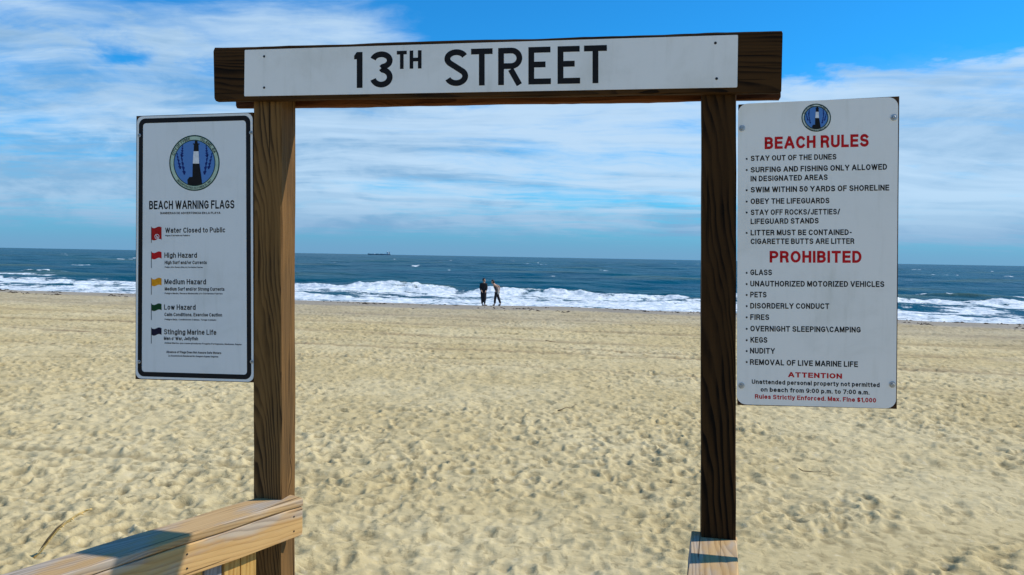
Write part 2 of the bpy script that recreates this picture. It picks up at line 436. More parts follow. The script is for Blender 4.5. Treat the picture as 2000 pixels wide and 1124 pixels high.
CELL = 0.025
HX0, HY0, HW, HH = -44.0, 2.0, 88.0, 60.0
def trampled():
    nx, ny = int(HW / CELL), int(HH / CELL)
    H = np.zeros((ny, nx), np.float32)
    g = np.arange(-13, 14) * CELL
    GX, GY = np.meshgrid(g, g)
    rr = np.random.default_rng(5)
    kernels = []
    for k in range(48):
        a = rr.uniform(0, math.pi); L = rr.uniform(0.085, 0.15); W = rr.uniform(0.045, 0.080)
        u = GX * math.cos(a) + GY * math.sin(a); v = -GX * math.sin(a) + GY * math.cos(a)
        v = v * (1 + 0.35 * np.sign(u) * rr.uniform(-1, 1))
        d = np.sqrt((u / L) ** 2 + (v / W) ** 2)
        push = 1 + 0.9 * (u / L) * rr.choice((-1, 1))
        kernel = -1.15 * np.exp(-(d / 0.85) ** 2.6) + 0.40 * np.exp(-((d - 1.45) / 0.34) ** 2) * np.clip(push, 0.1, 2)
        heel = np.exp(-(((u - 0.5 * L) / (0.35 * L)) ** 2 + (v / (0.5 * W)) ** 2))
        kernels.append((kernel - 0.35 * heel).astype(np.float32))
    N = 44000
    # more prints where the depth of view is short
    Y = HY0 + 1 + (HH - 3) * rr.random(N) ** 1.15
    X = rr.uniform(-1, 1, N) * np.minimum(HW / 2 - 1, 4 + Y * 0.78)
    amp = rr.uniform(0.008, 0.022, N)
    amp *= 0.45 + 0.9 * sstep(vnoise(X * 0.35, Y * 0.35, 3) + vnoise(X * 1.1, Y * 1.1, 8) * 0.5, -0.45, 0.35)
    for i in range(N):
        ix = int((X[i] - HX0) / CELL); iy = int((Y[i] - HY0) / CELL)
        if 14 < ix < nx - 15 and 14 < iy < ny - 15:
            sl = H[iy - 13:iy + 14, ix - 13:ix + 14]
            k = kernels[i % 48]
            sl *= 1 - 0.55 * np.clip(-k, 0, 1)
            sl += amp[i] * k
    # vehicle tracks: ribbed ruts running across the beach
    yy, xx = np.mgrid[0:ny, 0:nx]
    xx = HX0 + xx * CELL; yy = HY0 + yy * CELL
    for (c0, c1, c2, w, dp) in ((10.1, -0.20, 0.004, 0.11, 0.030), (31.0, -0.10, 0.002, 0.16, 0.04), (32.9, -0.10, 0.002, 0.16, 0.04),
                                (37.0, -0.16, 0.001, 0.2, 0.04), (23.5, 0.13, 0.003, 0.14, 0.03), (42.0, -0.2, 0.0, 0.25, 0.04)):
        d = yy - (c0 + c1 * xx + c2 * xx * xx + 0.12 * np.sin(xx * 0.5 + c0))
        m = np.exp(-(d / w) ** 2)
        if c0 < 12: m = m * sstep(-xx, 0.5, 3.5)
        H = H * (1 - 0.6 * m) - dp * m + 0.4 * dp * np.exp(-((np.abs(d) - 1.9 * w) / (0.6 * w)) ** 2) + 0.008 * m * np.sin(xx * 22)
    return H
HMAP = trampled()

def sand_z(X, Y, R):
    nx, ny = HMAP.shape[1], HMAP.shape[0]
    fx = np.clip((X - HX0) / CELL, 0, nx - 2.001); fy = np.clip((Y - HY0) / CELL, 0, ny - 2.001)
    ix = fx.astype(int); iy = fy.astype(int); fx = fx - ix; fy = fy - iy
    h = (HMAP[iy, ix] * (1 - fx) + HMAP[iy, ix + 1] * fx) * (1 - fy) + (HMAP[iy + 1, ix] * (1 - fx) + HMAP[iy + 1, ix + 1] * fx) * fy
    inside = (X > HX0 + 1) & (X < HX0 + HW - 1) & (Y > HY0 + 1) & (Y < HY0 + HH - 1)
    h = np.where(inside, h, 0)
    c = crest(X)
    past = np.clip(Y - (c - 1.5), 0, None)
    damp = 1 - sstep(Y - c, -5.5, -2.5) * 0.8
    swath = np.exp(-((Y - (7.75 + 0.34 * (X - 2.3) + 0.008 * (X - 2.3) ** 2)) / 0.42) ** 4) * sstep(X, 1.6, 2.8)
    damp = damp * (1 - 0.85 * swath)
    sw2 = np.exp(-((Y - (10.6 - 0.02 * (X - 5) + 0.05 * (X - 5) ** 2)) / 0.22) ** 4) * sstep(X, 3.2, 4.6)
    damp = damp * (1 - 0.7 * sw2)
    gain = 0.95 + 0.35 * sstep(R, 9, 28)
    z = h * damp * gain
    z = z + 0.05 * fbm(X * 0.30, Y * 0.42, 21, 3) + 0.028 * fbm(X * 1.9, Y * 2.6, 31, 3, 0.6) * damp
    rid = fbm(X * 2.3 + 0.8 * vnoise(X * 0.6, Y * 0.6, 5), Y * 5.2, 43, 3, 0.55)
    z = z + (0.042 * (0.25 - np.abs(fbm(X * 1.75 + 40, Y * 1.30, 243, 3, 0.5))) + 0.040 * fbm(X * 3.6, Y * 2.9, 343, 2, 0.5) + 0.046 * (0.25 - np.abs(rid)) + 0.022 * (0.25 - np.abs(fbm(X * 4.1, Y * 9.0, 143, 2, 0.6))) + 0.012 * fbm(X * 7.5, Y * 9.5, 41, 2, 0.6)) * damp * (0.95 - 0.15 * sstep(R, 9, 25))
    z = z - 0.012 * np.clip(Y - 30, 0, 20) * 0.0
    slope = 0.13 * past * past / (past + 3.0)
    z = z - slope
    z = np.maximum(z, -9.0)
    wet = np.maximum(sstep(Y - c, -6.5, -3.5), 0.42 * sstep(Y - c + 4 * fbm(X * 0.12, Y * 0.2, 9, 2), -17, -9))
    track = np.zeros_like(X)
    for y0, w_, k in ((25.3, 0.30, 1.0), (26.4, 0.16, 0.7), (29.2, 0.38, 0.8), (33.5, 0.5, 0.7), (21.7, 0.14, 0.5), (38.5, 0.5, 0.6)):
        track = np.maximum(track, k * np.exp(-((Y - (y0 - 0.24 * X + 0.25 * np.sin(X * 0.21 + y0))) / w_) ** 2) * (0.7 + 0.6 * vnoise(X * 0.5, Y * 0 + y0, 3)))
    z = z - 0.03 * track
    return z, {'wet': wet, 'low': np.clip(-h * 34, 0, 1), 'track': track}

dense = np.linspace(rad(-41), rad(41), 1180)
side = np.concatenate([np.linspace(rad(41), rad(319), 74)[1:-1]])
az = np.concatenate([dense, side])
rs = np.concatenate([np.linspace(0.3, 5.2, 14), np.exp(np.linspace(math.log(5.4), math.log(64), 640)), np.exp(np.linspace(math.log(66), math.log(900), 30))])
sand_me = polar_mesh('sand', az, rs, sand_z, True)

def sand_material():
    m, w, b = material('beach_sand')
    g = w.n('ShaderNodeNewGeometry'); pos = g.outputs['Position']
    wet = w.n('ShaderNodeAttribute', attribute_name='wet').outputs['Fac']
    low = w.n('ShaderNodeAttribute', attribute_name='low').outputs['Fac']
    track = w.n('ShaderNodeAttribute', attribute_name='track').outputs['Fac']
    big = w.noise(pos, 0.22, 4, 0.55); mid = w.noise(w.mapping(pos, scale=(1, 1.6, 1)), 2.4, 5, 0.6); gr = w.noise(pos, 260, 2, 0.7); gr2 = w.noise(pos, 60, 3, 0.7)
    c = w.mix(w.ramp(big, 0.35, 0.68), (0.51, 0.405, 0.205, 1), (0.585, 0.485, 0.275, 1))
    c = w.mix(w.math('MULTIPLY', w.ramp(mid, 0.5, 0.75), 0.35), c, (0.36, 0.29, 0.14, 1))
    c = w.mix(w.math('MULTIPLY', low, 0.62), c, (0.235, 0.18, 0.085, 1))  # darker print hollows: relief shade put into the colour
    fleck = w.noise(w.mapping(pos, scale=(1, 0.62, 1)), 6.5, 5, 0.70, 0.6)
    c = w.mix(w.math('MULTIPLY', w.ramp(fleck, 0.53, 0.63), 0.55), c, (0.24, 0.185, 0.09, 1))  # dark noise flecks paint in the shade of small relief
    c = w.mix(w.math('MULTIPLY', w.ramp(fleck, 0.42, 0.32), 0.35), c, (0.68, 0.59, 0.40, 1))
    c = w.mix(w.math('MULTIPLY', track, 0.95), c, (0.25, 0.175, 0.095, 1))            # wheel tracks tinted darker
    c = w.mix(w.math('MULTIPLY', w.ramp(gr, 0.60, 0.78), 0.5), c, (0.20, 0.15, 0.10, 1))
    c = w.mix(w.math('MULTIPLY', w.ramp(gr2, 0.62, 0.80), 0.4), c, (0.22, 0.17, 0.12, 1))
    c = w.mix(w.math('MULTIPLY', w.ramp(gr2, 0.30, 0.16), 0.5), c, (0.68, 0.62, 0.44, 1))
    wc = w.mix(w.ramp(w.noise(w.mapping(pos, scale=(0.25, 1.4, 1)), 1.0, 5, 0.6), 0.35, 0.7), (0.30, 0.265, 0.215, 1), (0.20, 0.175, 0.145, 1))
    c = w.mix(w.math('MULTIPLY', wet, 0.85), c, wc)
    w.link(c, b.inputs['Base Color'])
    w.link(w.ramp(wet, 0, 1, 0.95, 0.7), b.inputs['Roughness']); b.inputs['Specular IOR Level'].default_value = 0.15
    h = w.math('ADD', w.math('MULTIPLY', w.noise(w.mapping(pos, scale=(0.8, 1.7, 1)), 9, 5, 0.62, 0.3), 0.030), w.math('MULTIPLY', gr2, 0.004))
    bp = w.n('ShaderNodeBump'); bp.inputs['Strength'].default_value = 0.75; bp.inputs['Distance'].default_value = 1.0
    w.link(h, bp.inputs['Height']); w.link(bp.outputs[0], b.inputs['Normal'])
    return m
M_SAND = sand_material()
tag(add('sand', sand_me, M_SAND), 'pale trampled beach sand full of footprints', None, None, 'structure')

# ------------------------------------------------------------------ sea
SEA = -1.0
def sea_z(X, Y, R):
    c = crest(X); D = Y - c                    # distance beyond the beach crest
    z = np.zeros_like(X)
    rr = np.random.default_rng(3)
    near = 1 - sstep(R, 260, 700)
    for k in range(16):
        lam = 3.0 * 1.22 ** k
        a = rad(rr.uniform(-38, 38)) + rad(-14)
        dx, dy = math.sin(a), math.cos(a)
        am = 0.0052 * lam ** 0.95 * (1 - sstep(R * 0.012 * np.ones_like(X), lam * 0.25, lam * 0.6))
        ph = (X * dx + Y * dy) * 2 * math.pi / lam + rr.uniform(0, 6.3) + 1.6 * vnoise(X / lam * 0.4, Y / lam * 0.4, k)
        s = np.sin(ph); z = z + am * (s + 0.30 * np.cos(2 * ph))
    z = z * sstep(D, 8, 35)
    z = z + 0.05 * fbm(X * 0.5, Y * 0.9, 77, 3) * near
    foam = np.zeros_like(X)
    n1 = fbm(X * 0.10, Y * 0.10, 61, 3); n2 = fbm(X * 0.7, Y * 0.45, 71, 4, 0.6); n3 = fbm(X * 2.6, Y * 1.5, 91, 3, 0.6)
    # breakers: (distance beyond crest, slope along x, height, width, x from, x to, foam width)
    BR = ((36.5, 0.05, 0.56, 1.5, -30, 200, 9.0), (36.0, 0.03, 0.34, 1.3, -90, -26, 6.0), (22.0, -0.03, 0.28, 1.2, -200, 200, 9.0), (12.5, 0.02, 0.28, 1.0, -200, 200, 8.0),
          (58.0, 0.02, 1.15, 2.6, -98, -66, 0.8), (62.0, 0.0, 0.55, 3.0, -18, -6, 0.0), (47.0, 0.10, 0.70, 2.2, 30, 64, 0.8))
    for i, (d0, sl, hh, wd, xa, xb, fw) in enumerate(BR):
        cen = d0 + sl * X + 1.8 * vnoise(X * 0.09, X * 0 + i, 5 + i) + 0.7 * vnoise(X * 0.4, X * 0 + i, 25 + i)
        t = D - cen
        env = sstep(X, xa, xa + 7) * (1 - sstep(X, xb - 7, xb))
        env = env * (0.72 + 0.6 * vnoise(X * 0.16, X * 0 + 3.3 * i, 40 + i) + 0.25 * vnoise(X * 0.9, X * 0, 50 + i))
        prof = np.where(t < 0, np.exp(-(t / (wd * 0.75)) ** 2), np.exp(-(t / (wd * 2.4)) ** 2))
        rag = 1 + (0.26 * n2 + 0.16 * n3) * (1 if fw > 2 else 0.15)
        z = z + hh * env * prof * rag
        if fw > 2:
            f = sstep(-t, -0.9, 0.1) * (1 - sstep(-t, fw * 0.25, fw * 1.1)) * np.clip(env * 1.6, 0, 1)
            foam = np.maximum(foam, f * (0.80 + 0.55 * n2))
        elif fw > 0:
            f = np.exp(-((t + 0.1) / fw) ** 2) * np.clip(env * 1.5, 0, 1) * sstep(n1 + n2 * 0.5, -0.25, 0.2)
            foam = np.maximum(foam, f * 1.0)
    wash = (1 - sstep(D + 5 * n1, 27, 36)) * (0.47 + 0.95 * fbm(X * 0.22, Y * 0.42, 271, 4, 0.6) + 0.3 * n3)
    foam = np.maximum(foam, wash)
    leftwash = (1 - sstep(D, 36, 52)) * sstep(-X, 24, 36) * (0.50 + 0.9 * n2)
    foam = np.maximum(foam, leftwash * 0.9)
    z = z + foam.clip(0, 1) * (0.035 * n3 + 0.06 * n2) * (R < 150)
    # whitecaps farther out
    caps = sstep(fbm(X * 0.11, Y * 0.045, 101, 4, 0.65), 0.66, 0.74) * sstep(D, 50, 90) * (1 - sstep(R, 500, 1500))
    foam = np.maximum(foam, caps * 0.8)
    return SEA + z, {'foam': np.clip(foam, 0, 1.3)}

azs = np.concatenate([np.linspace(rad(-100), rad(-41.5), 30), np.linspace(rad(-41), rad(41), 860), np.linspace(rad(41.5), rad(100), 30)])
rs2 = np.concatenate([np.exp(np.linspace(math.log(40), math.log(150), 400)), np.exp(np.linspace(math.log(151), math.log(900), 170)), np.exp(np.linspace(math.log(930), math.log(42000), 60))])
sea_me = polar_mesh('sea', azs, rs2, sea_z, False)

def sea_material():
    m, w, b = material('sea_water')
    g = w.n('ShaderNodeNewGeometry'); pos = g.outputs['Position']
    foam = w.n('ShaderNodeAttribute', attribute_name='foam').outputs['Fac']
    big = w.noise(w.mapping(pos, scale=(0.5, 1.0, 1)), 0.03, 4, 0.6)
    c = w.mix(w.ramp(big, 0.35, 0.65), (0.001, 0.054, 0.092, 1), (0.005, 0.078, 0.112, 1))
    z = w.sep(pos)[2]
    c = w.mix(w.ramp(z, SEA + 0.25, SEA + 0.9, 0, 0.75), c, (0.075, 0.115, 0.065, 1))   # thin crests are greener
    streaks = w.noise(w.mapping(pos, scale=(0.30, 0.85, 1)), 1.2, 6, 0.62, 0.4)
    cells = w.noise(w.mapping(pos, scale=(1.0, 0.8, 1)), 5.0, 4, 0.6, 0.8)
    fm = w.math('ADD', foam, w.math('MULTIPLY', w.math('SUBTRACT', streaks, 0.5), 1.5))
    fm = w.math('ADD', fm, w.math('MULTIPLY', w.math('SUBTRACT', cells, 0.5), 0.6))
    fm = w.math('MULTIPLY', w.ramp(fm, 0.34, 0.60), w.ramp(foam, 0.03, 0.2))
    c = w.mix(fm, c, w.mix(w.ramp(w.noise(w.mapping(pos, scale=(0.6, 0.7, 1)), 2.2, 6, 0.7, 0.5), 0.36, 0.64), (0.46, 0.56, 0.62, 1), (0.82, 0.85, 0.86, 1)))
    w.link(c, b.inputs['Base Color'])
    w.link(w.ramp(fm, 0, 1, 0.30, 0.9), b.inputs['Roughness'])
    w.link(w.ramp(fm, 0, 1, 0.05, 0.08), b.inputs['Specular IOR Level'])
    b.inputs['IOR'].default_value = 1.33
    h1 = w.noise(w.mapping(pos, scale=(0.55, 1.0, 1), rot=(0, 0, rad(10))), 0.9, 6, 0.62, 0.3)
    h2 = w.noise(w.mapping(pos, scale=(0.45, 1.0, 1), rot=(0, 0, rad(-16))), 0.16, 5, 0.55, 0.2)
    h3 = w.noise(w.mapping(pos, scale=(0.35, 1.0, 1)), 0.022, 4, 0.55, 0.2)
    h = w.math('ADD', w.math('MULTIPLY', h1, 0.42), w.math('ADD', w.math('MULTIPLY', h2, 1.5), w.math('MULTIPLY', h3, 6.0)))
    bp = w.n('ShaderNodeBump'); bp.inputs['Strength'].default_value = 0.9; bp.inputs['Distance'].default_value = 1.0
    w.link(h, bp.inputs['Height']); w.link(bp.outputs[0], b.inputs['Normal'])
    return m
M_SEA = sea_material()
tag(add('sea', sea_me, M_SEA), 'dark blue green sea with white surf along the shore', None, None, 'structure')

# ------------------------------------------------------------------ gateway of timber
ON = on_plane
def dn(p, d): return p + NV * d
gate = thing('timber_gateway', on_level(1403, 1056, 0.0) * 0 + Vector((0, 3.49, 0)), 'tall brown timber gateway, two square posts carrying a double crossbeam over the beach entrance', 'gateway')

def vertical_post(name, tl, tr, bl, br, mat, seed, d=0.14):
    a, b_, c, e = ON(*tl), ON(*tr), ON(*bl), ON(*br)
    # run the lower end on to below the sand
    k = (c.z + 0.35) / (a.z - c.z)
    c2 = c + (c - a) * k; e2 = e + (e - b_) * k
    S = [c2, e2, dn(e2, d), dn(c2, d)]; Eq = [a, b_, dn(b_, d), dn(a, d)]
    return board(name, S, Eq, mat, gate, 60, 0.004, 0.0010, seed)
vertical_post('post', (495.5, 112), (549.5, 111), (495, 978), (549.5, 978), M_POST_L, 3)
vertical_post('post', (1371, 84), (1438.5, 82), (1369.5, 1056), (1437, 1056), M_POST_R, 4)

def cross(name, tl, tr, br, bl, mat, back, th, seed, n=60):
    a, b_, c, e = ON(*tl, back), ON(*tr, back), ON(*br, back), ON(*bl, back)
    S = [e, a, dn(a, th), dn(e, th)]; Q = [c, b_, dn(b_, th), dn(c, th)]
    return board(name, S, Q, mat, gate, n, 0.005, 0.0014, seed)
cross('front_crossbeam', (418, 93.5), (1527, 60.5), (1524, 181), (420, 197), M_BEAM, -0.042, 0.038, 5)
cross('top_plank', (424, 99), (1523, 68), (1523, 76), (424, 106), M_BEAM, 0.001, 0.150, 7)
cross('rear_crossbeam', (461, 118), (1523, 84), (1523, 193.8), (462, 211.5), M_BEAM2, 0.144, 0.038, 6)

# ------------------------------------------------------------------ railings
ZC = EYE.z - 1.18            # level of the rail caps
def railing(label, far_r, dirv, cap_w, length, inner, matcap, seed, lean=0, picket_from=0.1, labels=True):
    """cap board lying flat, face board under its inner edge, pickets behind that. far_r = far corner of the inner edge"""
    perp = Vector((dirv.y, -dirv.x, 0)) * inner         # towards the walkway
    root = thing('railing', (far_r.x, far_r.y, 0.0), label, 'railing')
    a = far_r; z = Vector((0, 0, 1))
    out_ = -perp * cap_w
    S = [a + out_, a, a - z * 0.038, a + out_ - z * 0.038]
    Q = [p - dirv * length for p in S]
    board('cap_board', S, Q, matcap, root, 40, 0.006, 0.0012, seed)
    f0 = a - perp * 0.002 - z * 0.041 - dirv * 0.004
    S = [f0, f0 - z * 0.14, f0 - z * 0.14 - perp * 0.038, f0 - perp * 0.038]
    board('face_board', S, [p - dirv * length for p in S], M_FACE, root, 40, 0.004, 0.0012, seed + 1)
    for q_, zz in ((0.05, 0.035), (0.05, 0.105), (0.62, 0.04), (0.62, 0.10), (1.25, 0.035), (1.25, 0.105)):
        c_ = f0 - dirv * q_ - z * zz + perp * 0.0008
        Mq = frame(c_, dirv * (1 if inner > 0 else -1), z)
        V_, F_ = tube([(0, 0, -0.002), (0, 0, 0.0012)], [0.0042, 0.0040], 8)
        add('nail_head', mesh('nail_head', V_, F_), M_DARKMETAL, root, Mq)
    k = 0; s = picket_from
    while s < length - 0.1:
        p = f0 - perp * 0.041 - dirv * s
        m = M_PICKETG if k % 5 == 2 else M_PICKET
        w_ = 0.085
        top = ZC - 0.044; bot = 0.62
        def at(h): return [Vector((q.x, q.y, h)) for q in (p, p - dirv * w_, p - dirv * w_ - perp * 0.036, p - perp * 0.036)]
        o = board('picket', at(bot), at(top), m, root, 4, 0.003, 0.0008, seed + 10 + k)
        if k % 5 == 2: o['label'] = 'weathered grey picket'
        s += 0.0895 + (0.006 if k % 5 in (1, 2) else 0.0); k += 1
    # bottom rail that the pickets stand on, and a support post near the walker
    b0 = f0 - perp * 0.0 + z * (0.70 - f0.z)
    S = [b0, b0 - z * 0.14, b0 - z * 0.14 - perp * 0.038, b0 - perp * 0.038]
    board('bottom_rail', S, [p - dirv * length for p in S], M_FACE, root, 12, 0.004, 0.001, seed + 2)
    q = f0 - perp * 0.082 - dirv * (length - 0.3)
    def at2(h): return [Vector((v.x, v.y, h)) for v in (q, q - dirv * 0.09, q - dirv * 0.09 - perp * 0.09, q - perp * 0.09)]
    board('support_post', at2(-0.3), at2(ZC - 0.044), M_POST_L, root, 12, 0.004, 0.001, seed + 3)
    return root
A = on_level(592, 973.5, ZC); B = on_level(239.4, 1086, ZC)
dl = (A - B).normalized()
railing('sunlit weathered railing of tan boards and yellow pickets in front of the left post', A, dl, 0.184, 2.2, 1, M_CAP, 20, picket_from=0.235)
A2 = on_level(1350.5, 1037.5, ZC); B2 = on_level(1340.8, 1124, ZC)
dr = (A2 - B2).normalized()
railing('pale flat topped railing end at the foot of the right post', A2, dr, 0.190, 2.0, -1, M_CAP, 50, picket_from=0.20)

# ------------------------------------------------------------------ signs
def flat(name, polys, mat, parent, back, label=None):
    """printed shapes: polygons given in photograph coordinates of the sign's plane, laid on the sheet"""
    V, F = [], []
    for poly in polys:
        o = len(V)
        for (x, y) in poly: V.append(ON(x, y, back))
        F.append(tuple(range(o, o + len(poly))))
    Mx = frame(sum(V, Vector()) / len(V), DV, Vector((0, 0, 1))); Mi = Mx.inverted()
    me = mesh(name, [Mi @ v for v in V], F)
    bm = bmesh.new(); bm.from_mesh(me)
    if any(len(p) > 4 for p in polys): bmesh.ops.triangulate(bm, faces=[f for f in bm.faces if len(f.verts) > 4])
    for f in bm.faces:
        f.normal_update()
        if f.normal.z < 0: f.normal_flip()
    bm.to_mesh(me); bm.free()
    o = add(name, me, mat, parent, Mx)
    if label: o['label'] = label
    return o

# ---- a plain grotesque alphabet, drawn as centre lines in units of the capital height, then given an even weight
def stroke(path, w, grow=0.0):
    """quads of a line of constant width with mitred joints; grow lengthens both open ends"""
    P_ = [Vector(q) for q in path]
    closed = (P_[0] - P_[-1]).length < 1e-6
    if closed: P_ = P_[:-1]
    elif grow:
        P_[0] = P_[0] + (P_[0] - P_[1]).normalized() * grow; P_[-1] = P_[-1] + (P_[-1] - P_[-2]).normalized() * grow
    n = len(P_); L, R_ = [], []
    for i, p in enumerate(P_):
        d0 = (p - P_[i - 1]).normalized() if (i or closed) else None
        d1 = (P_[(i + 1) % n] - p).normalized() if (i < n - 1 or closed) else None
        d0 = d0 or d1; d1 = d1 or d0
        n0 = Vector((-d0.y, d0.x)); n1 = Vector((-d1.y, d1.x)); m_ = n0 + n1
        m_ = m_ / max(m_.dot(n0), 0.45)
        L.append(p + m_ * w / 2); R_.append(p - m_ * w / 2)
    return [[tuple(L[i]), tuple(L[(i + 1) % n]), tuple(R_[(i + 1) % n]), tuple(R_[i])] for i in range(n if closed else n - 1)]

def arc(cx, cy, rx, ry, a0, a1, n=8):
    return [(cx + rx * math.cos(rad(a0 + (a1 - a0) * i / n)), cy + ry * math.sin(rad(a0 + (a1 - a0) * i / n))) for i in range(n + 1)]

def oval(cx, cy, rx, ry):
    q = arc(cx, cy, rx, ry, 0, 360, 14); q[-1] = q[0]; return q

